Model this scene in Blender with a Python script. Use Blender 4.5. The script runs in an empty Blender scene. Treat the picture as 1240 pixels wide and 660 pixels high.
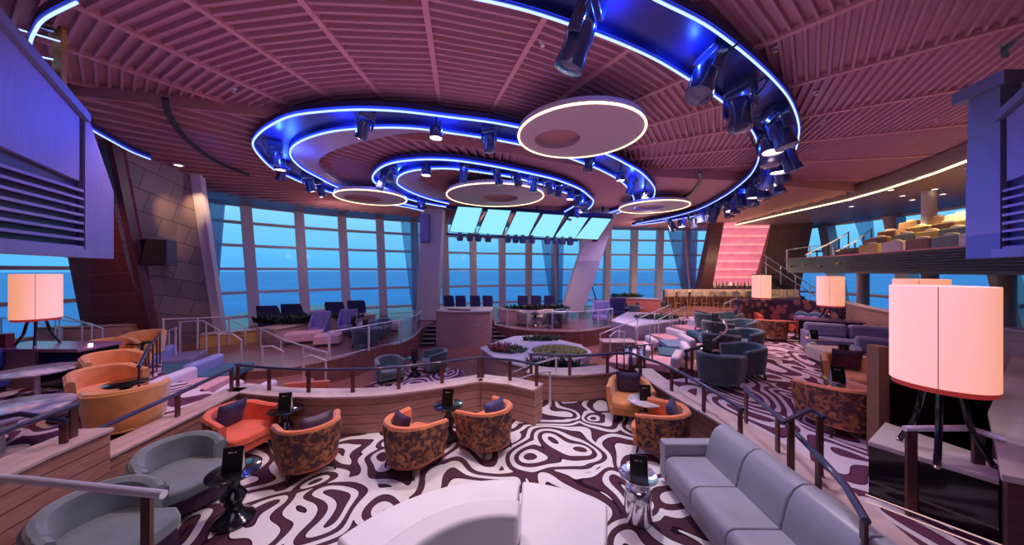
import bpy, math, random
from mathutils import Vector, Matrix
random.seed(7)
C = bpy.context.scene.collection
PI = math.pi
FL, EYE, HZ = 380.0, 2.95, 328.0          # focal length in pixels, eye height, horizon row

def gp(px, py, z=0.0):                     # ground point at height z
    y = FL * (EYE - z) / (py - HZ)
    return ((px - 620) / FL * y, y)
def g3(px, py, z=0.0):
    x, y = gp(px, py, z); return Vector((x, y, z))
def at(px, py, y):
    return Vector(((px - 620) / FL * y, y, EYE - (py - HZ) / FL * y))
def lerp(a, b, t): return a + (b - a) * t

# ------------------------------------------------------------------ materials
def new_mat(name):
    m = bpy.data.materials.new(name); m.use_nodes = True
    nt = m.node_tree; b = nt.nodes['Principled BSDF']
    return m, nt, b
def N(nt, t, **kw):
    n = nt.nodes.new(t)
    for k, v in kw.items(): setattr(n, k, v)
    return n
def simple(name, col, rough=.5, metal=0., coat=0., var=0., vscale=6., bump=0., bscale=60., spec=None, sheen=0.):
    m, nt, b = new_mat(name)
    b.inputs['Base Color'].default_value = (*col, 1)
    b.inputs['Roughness'].default_value = rough
    b.inputs['Metallic'].default_value = metal
    b.inputs['Coat Weight'].default_value = coat
    if sheen: b.inputs['Sheen Weight'].default_value = sheen
    if spec is not None: b.inputs['Specular IOR Level'].default_value = spec
    tc = N(nt, 'ShaderNodeTexCoord')
    if var:
        n = N(nt, 'ShaderNodeTexNoise'); n.inputs['Scale'].default_value = vscale; n.inputs['Detail'].default_value = 4
        nt.links.new(tc.outputs['Object'], n.inputs['Vector'])
        r = N(nt, 'ShaderNodeValToRGB')
        r.color_ramp.elements[0].position = .3; r.color_ramp.elements[1].position = .7
        r.color_ramp.elements[0].color = (*[c * (1 - var) for c in col], 1)
        r.color_ramp.elements[1].color = (*[min(1, c * (1 + var)) for c in col], 1)
        nt.links.new(n.outputs['Fac'], r.inputs['Fac']); nt.links.new(r.outputs['Color'], b.inputs['Base Color'])
    if bump:
        n = N(nt, 'ShaderNodeTexNoise'); n.inputs['Scale'].default_value = bscale
        nt.links.new(tc.outputs['Object'], n.inputs['Vector'])
        u = N(nt, 'ShaderNodeBump'); u.inputs['Strength'].default_value = bump; u.inputs['Distance'].default_value = .01
        nt.links.new(n.outputs['Fac'], u.inputs['Height']); nt.links.new(u.outputs['Normal'], b.inputs['Normal'])
    return m
def emit(name, col, s, base=(.02, .02, .02)):
    m, nt, b = new_mat(name)
    b.inputs['Base Color'].default_value = (*base, 1)
    b.inputs['Emission Color'].default_value = (*col, 1); b.inputs['Emission Strength'].default_value = s
    b.inputs['Roughness'].default_value = .6
    return m
def wood(name, c1, c2, rough=.45, scale=(2, 2, 22), plank=0., rot=0.):
    m, nt, b = new_mat(name)
    tc = N(nt, 'ShaderNodeTexCoord'); mp = N(nt, 'ShaderNodeMapping')
    mp.inputs['Scale'].default_value = scale; mp.inputs['Rotation'].default_value = (0, 0, rot)
    nt.links.new(tc.outputs['Object'], mp.inputs['Vector'])
    n = N(nt, 'ShaderNodeTexNoise'); n.inputs['Scale'].default_value = 1.6; n.inputs['Detail'].default_value = 6
    n.inputs['Distortion'].default_value = .6
    nt.links.new(mp.outputs[0], n.inputs['Vector'])
    r = N(nt, 'ShaderNodeValToRGB'); r.color_ramp.elements[0].position = .3; r.color_ramp.elements[1].position = .72
    r.color_ramp.elements[0].color = (*c1, 1); r.color_ramp.elements[1].color = (*c2, 1)
    nt.links.new(n.outputs['Fac'], r.inputs['Fac'])
    out = r.outputs['Color']
    if plank:
        s = N(nt, 'ShaderNodeSeparateXYZ'); nt.links.new(tc.outputs['Object'], s.inputs[0])
        d = N(nt, 'ShaderNodeMath', operation='DIVIDE'); nt.links.new(s.outputs['Z'], d.inputs[0]); d.inputs[1].default_value = plank
        f = N(nt, 'ShaderNodeMath', operation='FRACT'); nt.links.new(d.outputs[0], f.inputs[0])
        g = N(nt, 'ShaderNodeMath', operation='GREATER_THAN'); nt.links.new(f.outputs[0], g.inputs[0]); g.inputs[1].default_value = .07
        mx = N(nt, 'ShaderNodeMix', data_type='RGBA'); nt.links.new(g.outputs[0], mx.inputs[0])
        mx.inputs[6].default_value = (*[c * .25 for c in c1], 1); nt.links.new(out, mx.inputs[7]); out = mx.outputs[2]
    nt.links.new(out, b.inputs['Base Color']); b.inputs['Roughness'].default_value = rough
    return m
def labyrinth(name, light, dark, line, period=.225, rough=.9, duty=.45, stretch=(1, 1, 1), rot=0., scale=1.1, warp=.6, off=(0, 0, 0)):
    # meandering nested bands woven in the carpet
    m, nt, b = new_mat(name)
    tc = N(nt, 'ShaderNodeTexCoord'); mp = N(nt, 'ShaderNodeMapping')
    mp.inputs['Scale'].default_value = stretch; mp.inputs['Rotation'].default_value = (0, 0, rot); mp.inputs['Location'].default_value = off
    nt.links.new(tc.outputs['Object'], mp.inputs['Vector'])
    sp = N(nt, 'ShaderNodeSeparateXYZ'); nt.links.new(mp.outputs[0], sp.inputs[0]); cb = N(nt, 'ShaderNodeCombineXYZ')
    nt.links.new(sp.outputs[0], cb.inputs[0]); nt.links.new(sp.outputs[1], cb.inputs[1])
    nz = N(nt, 'ShaderNodeTexNoise'); nz.inputs['Scale'].default_value = 1.25; nz.inputs['Detail'].default_value = 0
    nt.links.new(cb.outputs[0], nz.inputs['Vector'])
    sc = N(nt, 'ShaderNodeVectorMath', operation='SCALE'); nt.links.new(nz.outputs['Color'], sc.inputs[0]); sc.inputs['Scale'].default_value = warp * 2
    ad = N(nt, 'ShaderNodeVectorMath', operation='ADD'); nt.links.new(cb.outputs[0], ad.inputs[0]); nt.links.new(sc.outputs[0], ad.inputs[1])
    s2 = N(nt, 'ShaderNodeSeparateXYZ'); nt.links.new(ad.outputs[0], s2.inputs[0]); c2 = N(nt, 'ShaderNodeCombineXYZ')
    nt.links.new(s2.outputs[0], c2.inputs[0]); nt.links.new(s2.outputs[1], c2.inputs[1])
    v = N(nt, 'ShaderNodeTexVoronoi', voronoi_dimensions='2D', feature='SMOOTH_F1'); v.inputs['Scale'].default_value = scale
    v.inputs['Smoothness'].default_value = .12; v.inputs['Randomness'].default_value = 1
    nt.links.new(c2.outputs[0], v.inputs['Vector'])
    d = N(nt, 'ShaderNodeMath', operation='DIVIDE'); nt.links.new(v.outputs['Distance'], d.inputs[0]); d.inputs[1].default_value = period * scale
    f = N(nt, 'ShaderNodeMath', operation='FRACT'); nt.links.new(d.outputs[0], f.inputs[0])
    r = N(nt, 'ShaderNodeValToRGB'); r.color_ramp.interpolation = 'CONSTANT'; nt.links.new(f.outputs[0], r.inputs['Fac'])
    e = r.color_ramp.elements
    e[0].position = 0; e[0].color = (*line, 1)
    e[1].position = duty + .06; e[1].color = (*light, 1)
    for p_, c_ in ((.05, dark), (duty, line)):
        q = e.new(p_); q.color = (*c_, 1)
    nt.links.new(r.outputs['Color'], b.inputs['Base Color']); b.inputs['Roughness'].default_value = rough
    b.inputs['Specular IOR Level'].default_value = .1
    return m
def mottle(name, cols, scale=9., rough=.7, detail=4.):
    m, nt, b = new_mat(name)
    tc = N(nt, 'ShaderNodeTexCoord'); n = N(nt, 'ShaderNodeTexNoise'); n.inputs['Scale'].default_value = scale
    n.inputs['Detail'].default_value = detail; n.inputs['Distortion'].default_value = .8
    nt.links.new(tc.outputs['Object'], n.inputs['Vector'])
    r = N(nt, 'ShaderNodeValToRGB'); e = r.color_ramp.elements
    e[0].position = cols[0][0]; e[0].color = (*cols[0][1], 1); e[1].position = cols[-1][0]; e[1].color = (*cols[-1][1], 1)
    for p, c in cols[1:-1]:
        q = e.new(p); q.color = (*c, 1)
    nt.links.new(n.outputs['Fac'], r.inputs['Fac']); nt.links.new(r.outputs['Color'], b.inputs['Base Color'])
    b.inputs['Roughness'].default_value = rough
    return m
def tiles(name, c1, c2, mortar, w=1.1, h=.55, rough=.55, vec='Object', msize=.012):
    m, nt, b = new_mat(name)
    tc = N(nt, 'ShaderNodeTexCoord')
    bt = N(nt, 'ShaderNodeTexBrick'); nt.links.new(tc.outputs[vec], bt.inputs['Vector'])
    bt.inputs['Scale'].default_value = 1; bt.inputs['Brick Width'].default_value = w; bt.inputs['Row Height'].default_value = h
    bt.inputs['Mortar Size'].default_value = msize; bt.offset = .37; bt.inputs['Color1'].default_value = (*c1, 1)
    bt.inputs['Color2'].default_value = (*c2, 1); bt.inputs['Mortar'].default_value = (*mortar, 1)
    n = N(nt, 'ShaderNodeTexNoise'); n.inputs['Scale'].default_value = 3.; n.inputs['Detail'].default_value = 5
    mp = N(nt, 'ShaderNodeMapping'); mp.inputs['Scale'].default_value = (1, 9, 1)
    nt.links.new(tc.outputs[vec], mp.inputs[0]); nt.links.new(mp.outputs[0], n.inputs['Vector'])
    mx = N(nt, 'ShaderNodeMix', data_type='RGBA', blend_type='MULTIPLY'); mx.inputs[0].default_value = .5
    nt.links.new(bt.outputs['Color'], mx.inputs[6]); nt.links.new(n.outputs['Color'], mx.inputs[7])
    nt.links.new(mx.outputs[2], b.inputs['Base Color']); b.inputs['Roughness'].default_value = rough
    return m

M = {}
M['carpet'] = labyrinth('zebra_carpet', (.74, .71, .71), (.085, .033, .052), (.02, .006, .016))
M['carpet2'] = labyrinth('zebra_carpet_long', (.66, .55, .60), (.13, .04, .08), (.07, .02, .05), period=.23, stretch=(1, .55, 1), rot=.25, off=(3, 7, 0))
M['wood'] = wood('walnut_panel', (.36, .16, .13), (.54, .27, .22), plank=.17)
M['woodcap'] = wood('wall_cap_wood', (.50, .34, .34), (.66, .48, .47), scale=(3, 3, 3), rough=.35)
M['darkwood'] = wood('dark_red_wood', (.075, .022, .03), (.14, .045, .05), scale=(2, 2, 14))
M['floorwood'] = wood('plank_floor', (.17, .065, .06), (.30, .125, .10), scale=(1, 12, 1), rough=.3)
M['palewood'] = wood('pale_grain_wood', (.42, .25, .20), (.58, .37, .30), scale=(2, 2, 16))
M['mottle'] = mottle('mottled_bronze_fabric', [(.30, (.055, .018, .030)), (.46, (.10, .035, .035)), (.56, (.36, .13, .045)), (.70, (.55, .22, .08))], scale=12, detail=7.)
M['orange'] = simple('orange_velvet', (.74, .20, .07), .75, var=.18, vscale=5, sheen=.4)
M['redorange'] = simple('coral_velvet', (.80, .13, .06), .75, var=.15, vscale=5, sheen=.4)
M['amber'] = simple('amber_velvet', (.78, .33, .10), .75, var=.15, vscale=5, sheen=.4)
M['tealv'] = simple('teal_grey_velvet', (.08, .145, .17), .7, var=.3, vscale=4, sheen=.6)
M['greyv'] = simple('slate_velvet', (.125, .165, .19), .7, var=.22, vscale=4, sheen=.6)
M['greyshell'] = simple('dark_slate_velvet', (.05, .07, .085), .75, var=.3, vscale=4, sheen=.3)
M['piping'] = simple('brown_piping', (.35, .10, .05), .5)
M['navy'] = simple('navy_velvet', (.035, .03, .13), .6, var=.4, vscale=9, sheen=.1)
M['plum'] = simple('plum_velvet', (.05, .015, .05), .5, var=.4, vscale=9, sheen=.1)
M['legwood'] = simple('dark_leg_wood', (.035, .014, .012), .35)
M['black'] = simple('black_lacquer', (.006, .006, .010), .15, coat=.5)
M['blackm'] = simple('matte_black', (.010, .010, .014), .5)
M['menu'] = simple('menu_card_black', (.006, .006, .008), .35)
M['paper'] = simple('paper_pale', (.6, .5, .4), .7)
M['leather'] = simple('white_leather', (.80, .77, .75), .38, var=.04, vscale=2, bump=.12, bscale=8)
M['gleather'] = simple('grey_leather', (.33, .33, .39), .33, var=.10, vscale=2.5, bump=.15, bscale=9)
M['lilac'] = simple('lilac_leather', (.24, .22, .36), .4, var=.1)
M['steel'] = simple('brushed_steel', (.78, .74, .80), .3, metal=.35)
M['chrome'] = simple('hammered_chrome', (.85, .85, .9), .16, metal=1, bump=.25, bscale=9)
M['railblk'] = simple('dark_painted_rail', (.03, .028, .08), .28, coat=.5)
M['post'] = simple('bronze_post', (.14, .06, .06), .35, metal=.6)
M['marble'] = mottle('marble_top', [(.35, (.30, .27, .36)), (.5, (.55, .50, .56)), (.62, (.78, .72, .74)), (.8, (.85, .8, .8))], scale=4, rough=.15)
M['stone'] = simple('beige_stone_top', (.52, .43, .38), .35, var=.1, vscale=5)
M['white'] = simple('white_column_paint', (.55, .50, .50), .5)
M['mull'] = simple('window_frame_paint', (.55, .50, .56), .45)
M['ceil'] = simple('mauve_ceiling_panel', (.50, .25, .30), .55)
M['ceil2'] = simple('rose_ceiling_shell', (.46, .22, .23), .6)
M['batten'] = simple('ceiling_batten', (.62, .30, .32), .5)
M['soffit'] = simple('soffit_panel', (.20, .15, .19), .4)
M['channel'] = simple('ring_channel', (.012, .016, .12), .4)
M['crescent'] = simple('ring_band', (.34, .28, .36), .5)
M['blue_box'] = simple('av_housing_blue', (.17, .18, .26), .4)
M['louvre'] = simple('louvre_dark', (.05, .035, .07), .4)
M['boxface'] = wood('housing_grain', (.20, .18, .30), (.25, .23, .38), scale=(30, 30, 2))
M['fixture'] = simple('stage_light_body', (.03, .045, .13), .25, coat=.6)
M['lens_on'] = emit('lit_lens', (1, .72, .62), 9)
M['lens_off'] = simple('glass_lens', (.03, .04, .10), .05, coat=1)
M['led'] = emit('blue_led_tube', (.34, .48, 1.0), 1.9)
M['ledglow'] = emit('blue_led_halo', (.01, .04, 1.0), 1.3)  # halo round the LED tubes, made as a glowing surface
M['ledw'] = emit('warm_led_tube', (1.0, .74, .42), 2.6)
M['disc'] = simple('pale_disc', (.42, .33, .36), .5)
M['shade'] = emit('lamp_shade', (1.0, .39, .20), .80, base=(.7, .62, .7))
M['shadered'] = emit('lamp_underside', (.8, .06, .05), .25, base=(.2, .02, .02))
M['screen'] = emit('led_screen', (.30, .82, .95), 1.0)
M['pinkpanel'] = None
M['redglow'] = emit('red_line', (.9, .2, .2), 1.5)
M['ledstep'] = emit('step_led', (1, .6, .6), .7)
M['down'] = emit('downlight_lens', (1, .8, .55), 6)
M['pinkseat'] = simple('rose_seat_fabric', (.68, .36, .38), .8, var=.06)
M['blueseat'] = simple('powder_blue_fabric', (.16, .26, .44), .8, var=.1)
M['tealseat'] = simple('deep_teal_fabric', (.05, .14, .20), .8, var=.15)
M['whiteroll'] = simple('pale_bolster', (.66, .60, .70), .7)
M['roll'] = simple('lavender_bolster', (.26, .28, .58), .7, var=.1)
M['redback'] = wood('red_back_panel', (.35, .05, .08), (.5, .09, .12), scale=(2, 2, 12))
M['curt'] = None
M['yel'] = simple('mustard_upholstery', (.60, .40, .10), .7, var=.1)
M['grn'] = simple('sage_upholstery', (.16, .20, .14), .7, var=.15)
M['crm'] = simple('cream_upholstery', (.62, .50, .36), .7, var=.08)
M['brn'] = simple('brown_upholstery', (.24, .12, .06), .7, var=.1)
M['winged'] = simple('indigo_wing_velvet', (.03, .025, .10), .8, var=.2)
M['lav'] = simple('lavender_wing_velvet', (.20, .17, .38), .7, var=.2)
M['floral'] = None
M['leaf'] = simple('succulent_leaf', (.05, .12, .04), .5, var=.5, vscale=14)
M['leaf2'] = simple('lime_leaf', (.34, .36, .06), .5, var=.4, vscale=14)
M['leafr'] = simple('red_leaf', (.35, .04, .06), .5, var=.3, vscale=14)
M['leafd'] = simple('dark_leaf', (.012, .03, .02), .5, var=.5, vscale=14)
M['planterwhite'] = simple('planter_white_top', (.74, .66, .74), .4)
M['soil'] = simple('soil', (.04, .03, .025), .9)
M['bottle1'] = simple('amber_glass', (.35, .10, .04), .1, coat=.5)
M['bottle2'] = simple('green_glass', (.10, .16, .10), .1, coat=.5)
M['bottle3'] = simple('clear_glass', (.55, .45, .50), .1, coat=.5)
M['timber'] = wood('gold_timber', (.40, .20, .05), (.62, .36, .10), scale=(3, 3, 14))
M['salmon'] = simple('salmon_panel', (.58, .16, .11), .6)

def glass(name, tint=(1, 1, 1), gl=.08):
    m = bpy.data.materials.new(name); m.use_nodes = True; nt = m.node_tree
    nt.nodes.clear(); o = N(nt, 'ShaderNodeOutputMaterial'); mx = N(nt, 'ShaderNodeMixShader')
    t = N(nt, 'ShaderNodeBsdfTransparent'); t.inputs[0].default_value = (*tint, 1)
    g = N(nt, 'ShaderNodeBsdfGlossy'); g.inputs['Roughness'].default_value = .03
    mx.inputs[0].default_value = gl
    nt.links.new(t.outputs[0], mx.inputs[1]); nt.links.new(g.outputs[0], mx.inputs[2]); nt.links.new(mx.outputs[0], o.inputs[0])
    return m
M['glass'] = glass('window_glass', (.98, .99, 1), .001)
M['railglass'] = glass('balustrade_glass', (.86, .88, .95), .10)
M['gglass'] = glass('green_edge_glass', (.35, .85, .75), .15)

def sheer():
    m = bpy.data.materials.new('sheer_curtain'); m.use_nodes = True; nt = m.node_tree; nt.nodes.clear()
    o = N(nt, 'ShaderNodeOutputMaterial'); mx = N(nt, 'ShaderNodeMixShader'); t = N(nt, 'ShaderNodeBsdfTransparent'); t.inputs[0].default_value = (.75, .85, .95, 1)
    d = N(nt, 'ShaderNodeBsdfTranslucent'); d.inputs[0].default_value = (.7, .8, .9, 1); mx.inputs[0].default_value = .34
    nt.links.new(t.outputs[0], mx.inputs[1]); nt.links.new(d.outputs[0], mx.inputs[2]); nt.links.new(mx.outputs[0], o.inputs[0]); return m
M['curt'] = sheer()
def onyx():
    m, nt, b = new_mat('backlit_onyx')
    tc = N(nt, 'ShaderNodeTexCoord'); s = N(nt, 'ShaderNodeSeparateXYZ'); nt.links.new(tc.outputs['Object'], s.inputs[0])
    d = N(nt, 'ShaderNodeMath', operation='DIVIDE'); nt.links.new(s.outputs['Y'], d.inputs[0]); d.inputs[1].default_value = .62
    f = N(nt, 'ShaderNodeMath', operation='FRACT'); nt.links.new(d.outputs[0], f.inputs[0])
    r = N(nt, 'ShaderNodeValToRGB'); e = r.color_ramp.elements  # gradient in each row imitates light falling off from its strip
    e[0].position = 0; e[0].color = (1, .50, .46, 1); e[1].position = 1; e[1].color = (.62, .12, .20, 1)
    q = e.new(.10); q.color = (.95, .30, .32, 1); q = e.new(.3); q.color = (.74, .17, .24, 1)
    nt.links.new(f.outputs[0], r.inputs['Fac'])
    n = N(nt, 'ShaderNodeTexNoise'); n.inputs['Scale'].default_value = 2.2; nt.links.new(tc.outputs['Object'], n.inputs['Vector'])
    mx = N(nt, 'ShaderNodeMix', data_type='RGBA', blend_type='OVERLAY'); mx.inputs[0].default_value = .5
    nt.links.new(r.outputs['Color'], mx.inputs[6]); nt.links.new(n.outputs['Fac'], mx.inputs[7])
    nt.links.new(mx.outputs[2], b.inputs['Emission Color']); b.inputs['Emission Strength'].default_value = 1.05
    b.inputs['Base Color'].default_value = (.3, .1, .12, 1)
    return m
M['pinkpanel'] = onyx()
def floral():
    m, nt, b = new_mat('floral_fabric')
    tc = N(nt, 'ShaderNodeTexCoord'); v = N(nt, 'ShaderNodeTexVoronoi'); v.inputs['Scale'].default_value = 3.6
    nt.links.new(tc.outputs['Object'], v.inputs['Vector'])
    r = N(nt, 'ShaderNodeValToRGB'); r.color_ramp.interpolation = 'CONSTANT'; e = r.color_ramp.elements
    e[0].position = 0; e[0].color = (.75, .35, .12, 1); e[1].position = .5; e[1].color = (.03, .015, .05, 1)
    for p, c in ((.1, (.08, .02, .06)), (.2, (.45, .12, .10)), (.3, (.06, .02, .06)), (.36, (.30, .14, .20)), (.42, (.05, .02, .06))):
        q = e.new(p); q.color = (*c, 1)
    nt.links.new(v.outputs['Distance'], r.inputs['Fac']); nt.links.new(r.outputs['Color'], b.inputs['Base Color'])
    b.inputs['Roughness'].default_value = .8
    return m
M['floral'] = floral()

# ------------------------------------------------------------------ mesh building
class MB:
    def __init__(s): s.v = []; s.f = []
    def add(s, vs, fs):
        o = len(s.v); s.v += [tuple(v) for v in vs]; s.f += [tuple(i + o for i in f) for f in fs]; return s
    def box(s, x0, x1, y0, y1, z0, z1, M4=None):
        vs = [Vector((x, y, z)) for z in (z0, z1) for y in (y0, y1) for x in (x0, x1)]
        if M4: vs = [M4 @ v for v in vs]
        return s.add(vs, [(0, 2, 3, 1), (4, 5, 7, 6), (0, 1, 5, 4), (2, 6, 7, 3), (0, 4, 6, 2), (1, 3, 7, 5)])
    def hexa(s, b, t):                  # four bottom points, four top points (counter-clockwise seen from above)
        return s.add(list(b) + list(t), [(3, 2, 1, 0), (4, 5, 6, 7), (0, 1, 5, 4), (1, 2, 6, 5), (2, 3, 7, 6), (3, 0, 4, 7)])
    def prism(s, poly, z0, z1):
        a = sum(poly[i][0] * poly[(i + 1) % len(poly)][1] - poly[(i + 1) % len(poly)][0] * poly[i][1] for i in range(len(poly)))
        if a < 0: poly = poly[::-1]
        n = len(poly)
        return s.add([(p[0], p[1], z0) for p in poly] + [(p[0], p[1], z1) for p in poly],
                     [tuple(range(n - 1, -1, -1)), tuple(range(n, 2 * n))] + [(i, (i + 1) % n, n + (i + 1) % n, n + i) for i in range(n)])
    def tube(s, pts, r, n=8, closed=False, r1=None):
        pts = [Vector(p) for p in pts]; m = len(pts); vs = []; up = None
        for i, p in enumerate(pts):
            if closed: t = pts[(i + 1) % m] - pts[i - 1]
            else: t = pts[min(i + 1, m - 1)] - pts[max(i - 1, 0)]
            if t.length < 1e-9: t = Vector((0, 0, 1))
            t.normalize()
            if up is None:
                up = Vector((0, 0, 1)) if abs(t.z) < .9 else Vector((1, 0, 0))
            a = t.cross(up)
            if a.length < 1e-6: a = t.cross(Vector((1, .1, 0)))
            a.normalize(); b = a.cross(t).normalized(); up = b
            rr = r if r1 is None else lerp(r, r1, i / max(1, m - 1))
            for k in range(n):
                w = 2 * PI * k / n
                vs.append(p + a * (rr * math.cos(w)) + b * (rr * math.sin(w)))
        fs = []
        for i in range(m if closed else m - 1):
            j = (i + 1) % m
            for k in range(n):
                l = (k + 1) % n
                fs.append((i * n + k, i * n + l, j * n + l, j * n + k))
        if not closed:
            fs.append(tuple(range(n - 1, -1, -1))); fs.append(tuple((m - 1) * n + k for k in range(n)))
        return s.add(vs, fs)
    def lathe(s, prof, c=(0, 0, 0), n=24, sx=1., sy=1.):
        vs = []; m = len(prof)
        for r, z in prof:
            for k in range(n):
                w = 2 * PI * k / n
                vs.append((c[0] + max(r, 1e-4) * math.cos(w) * sx, c[1] + max(r, 1e-4) * math.sin(w) * sy, c[2] + z))
        fs = [(i * n + k, i * n + (k + 1) % n, (i + 1) * n + (k + 1) % n, (i + 1) * n + k) for i in range(m - 1) for k in range(n)]
        fs.append(tuple(range(n - 1, -1, -1))); fs.append(tuple((m - 1) * n + k for k in range(n)))
        return s.add(vs, fs)
    def sweep(s, path, prof, closed=False):
        # path: list of (x, y); prof: closed cross-section list of (offset to the left of travel, z)
        m = len(path); k = len(prof); vs = []
        for i in range(m):
            if closed: a, b = path[i - 1], path[(i + 1) % m]
            else: a, b = path[max(i - 1, 0)], path[min(i + 1, m - 1)]
            t = Vector((b[0] - a[0], b[1] - a[1])); t.normalize(); nx, ny = -t.y, t.x
            for o, z in prof: vs.append((path[i][0] + nx * o, path[i][1] + ny * o, z))
        fs = []
        for i in range(m if closed else m - 1):
            j = (i + 1) % m
            for q in range(k):
                l = (q + 1) % k
                fs.append((i * k + q, j * k + q, j * k + l, i * k + l))
        if not closed:
            fs.append(tuple(range(k))); fs.append(tuple((m - 1) * k + q for q in range(k - 1, -1, -1)))
        return s.add(vs, fs)
    def ball(s, c, rx, ry, rz, n=10, m=7):
        vs = []; fs = []
        for i in range(m + 1):
            a = -PI / 2 + PI * i / m
            for k in range(n):
                w = 2 * PI * k / n
                ca = max(math.cos(a), 1e-3)
                vs.append((c[0] + rx * ca * math.cos(w), c[1] + ry * ca * math.sin(w), c[2] + rz * math.sin(a)))
        for i in range(m):
            for k in range(n):
                fs.append((i * n + k, i * n + (k + 1) % n, (i + 1) * n + (k + 1) % n, (i + 1) * n + k))
        fs.append(tuple(range(n - 1, -1, -1))); fs.append(tuple(m * n + k for k in range(n)))
        return s.add(vs, fs)

def mk(name, mb, mat, parent=None, smooth=False, bevel=0., seg=2, subs=0, fixn=True):
    me = bpy.data.meshes.new(name); me.from_pydata(mb.v, [], mb.f)
    if fixn:
        import bmesh
        bm = bmesh.new(); bm.from_mesh(me); bmesh.ops.recalc_face_normals(bm, faces=bm.faces); bm.to_mesh(me); bm.free()
    me.materials.append(mat if not isinstance(mat, str) else M[mat])
    o = bpy.data.objects.new(name, me); C.objects.link(o)
    if parent: o.parent = parent
    if smooth or bevel:
        me.polygons.foreach_set('use_smooth', [True] * len(me.polygons))
        me.set_sharp_from_angle(angle=math.radians(40))
    if bevel:
        b = o.modifiers.new('bev', 'BEVEL'); b.width = bevel; b.segments = seg; b.limit_method = 'ANGLE'; b.angle_limit = math.radians(40)
        b.harden_normals = True
    if subs:
        b = o.modifiers.new('sub', 'SUBSURF'); b.levels = subs; b.render_levels = subs
    return o
def tag(o, label, cat, group=None):
    o['label'] = label; o['category'] = cat
    if group: o['group'] = group
    return o
def thing(name, label, cat, loc=(0, 0, 0), rz=0., group=None):
    o = bpy.data.objects.new(name, None); C.objects.link(o); o.location = loc; o.rotation_euler = (0, 0, rz)
    o.empty_display_size = .1
    return tag(o, label, cat, group)
def struct(name, mb, mat, parent=None, **kw):
    o = mk(name, mb, mat, parent, **kw)
    if parent is None: o['kind'] = 'structure'
    return o
CH = {}
def kids(o):
    return [c for c in C.objects if c.parent == o]
def copy_tree(o, loc=None, rz=None, label=None, group=None, swap=None, parent=None, scale=None):
    if o.name not in CH: CH[o.name] = kids(o)
    c = o.copy(); C.objects.link(c)
    if parent: c.parent = parent
    if loc is not None: c.location = loc
    if rz is not None: c.rotation_euler = (0, 0, rz)
    if scale is not None: c.scale = scale
    if label: c['label'] = label
    if group: c['group'] = group
    CH[c.name] = [copy_tree(k, parent=c) for k in CH[o.name]]
    return c
def smoothpath(pts, n=8, closed=False):
    pts = [Vector(p) for p in pts]; m = len(pts); out = []
    for i in range(m if closed else m - 1):
        p0 = pts[i - 1] if (closed or i > 0) else pts[0]
        p1 = pts[i]; p2 = pts[(i + 1) % m]
        p3 = pts[(i + 2) % m] if (closed or i + 2 < m) else pts[-1]
        for k in range(n):
            t = k / n
            out.append(.5 * ((2 * p1) + (p2 - p0) * t + (2 * p0 - 5 * p1 + 4 * p2 - p3) * t * t + (3 * p1 - p0 - 3 * p2 + p3) * t ** 3))
    if not closed: out.append(pts[-1])
    return out
def resample(pts, n):
    pts = [Vector(p) for p in pts]; L = [0]
    for a, b in zip(pts, pts[1:]): L.append(L[-1] + (b - a).length)
    out = []; j = 0
    for i in range(n):
        d = L[-1] * i / (n - 1)
        while j < len(L) - 2 and L[j + 1] < d: j += 1
        t = (d - L[j]) / max(1e-9, L[j + 1] - L[j]); out.append(pts[j].lerp(pts[j + 1], min(1, t)))
    return out
ORD = ['first', 'second', 'third', 'fourth', 'fifth', 'sixth', 'seventh', 'eighth', 'ninth', 'tenth', 'eleventh', 'twelfth',
       'thirteenth', 'fourteenth', 'fifteenth', 'sixteenth', 'seventeenth', 'eighteenth', 'nineteenth', 'twentieth', 'twenty-first', 'twenty-second',
       'twenty-third', 'twenty-fourth', 'twenty-fifth', 'twenty-sixth', 'twenty-seventh', 'twenty-eighth', 'twenty-ninth', 'thirtieth']
def slab4(name, quad, th, mat, parent=None, kind=None, **kw):
    q = [Vector(p) for p in quad]
    x = (q[1] - q[0]).normalized(); n = x.cross(q[3] - q[0]).normalized(); y = n.cross(x)
    mat4 = Matrix((x, y, n)).transposed().to_4x4(); mat4.translation = q[0]
    inv = mat4.inverted(); l = [inv @ p for p in q]
    mb = MB(); mb.hexa([p - Vector((0, 0, th)) for p in l], l)
    o = mk(name, mb, mat, parent, **kw); o.matrix_basis = mat4
    if kind: o['kind'] = kind
    return o

# ================================================================== FLOORS
pit = [(-5.05, .9), (3.2, .9), (3.2, 7.3), (2.35, 7.25), (.2, 7.3), (.2, 6.2), (-1, 6.6), (-5.05, 6.1)]
struct('floor_pit', MB().prism(pit, -.9, 0), 'carpet')
struct('floor_right', MB().prism([(3.35, .4), (22, .4), (22, 25), (8.6, 20), (8.3, 13.5), (6.6, 9.4), (4.4, 7.3), (3.35, 7.0)], -.9, .5), 'carpet2')
struct('floor_left', MB().prism([(-14, .4), (-5.4, .4), (-5.4, 6.0), (-7.4, 7.0), (-8.5, 7.6), (-9.6, 8.6), (-10.9, 9.3), (-14, 10.2)], -.9, .5), 'carpet2')
struct('floor_stage', MB().prism([(-22, 5.5), (22, 5.5), (22, 32), (-22, 32)], -1.0, -.5), 'floorwood')
struct('floor_back', MB().prism([(-14, -4), (22, -4), (22, 1.0), (-14, 1.0)], -1.0, -.05), 'darkwood')
rug = MB().prism([gp(436, 472, -.49), gp(560, 466, -.49), gp(560, 448, -.49), gp(520, 444, -.49), gp(470, 452, -.49)], -.5, -.485)
o = mk('carpet_inlay', rug, 'carpet2'); tag(o, 'zebra carpet inlay on the stage floor under two teal tub chairs', 'carpet')

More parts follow.
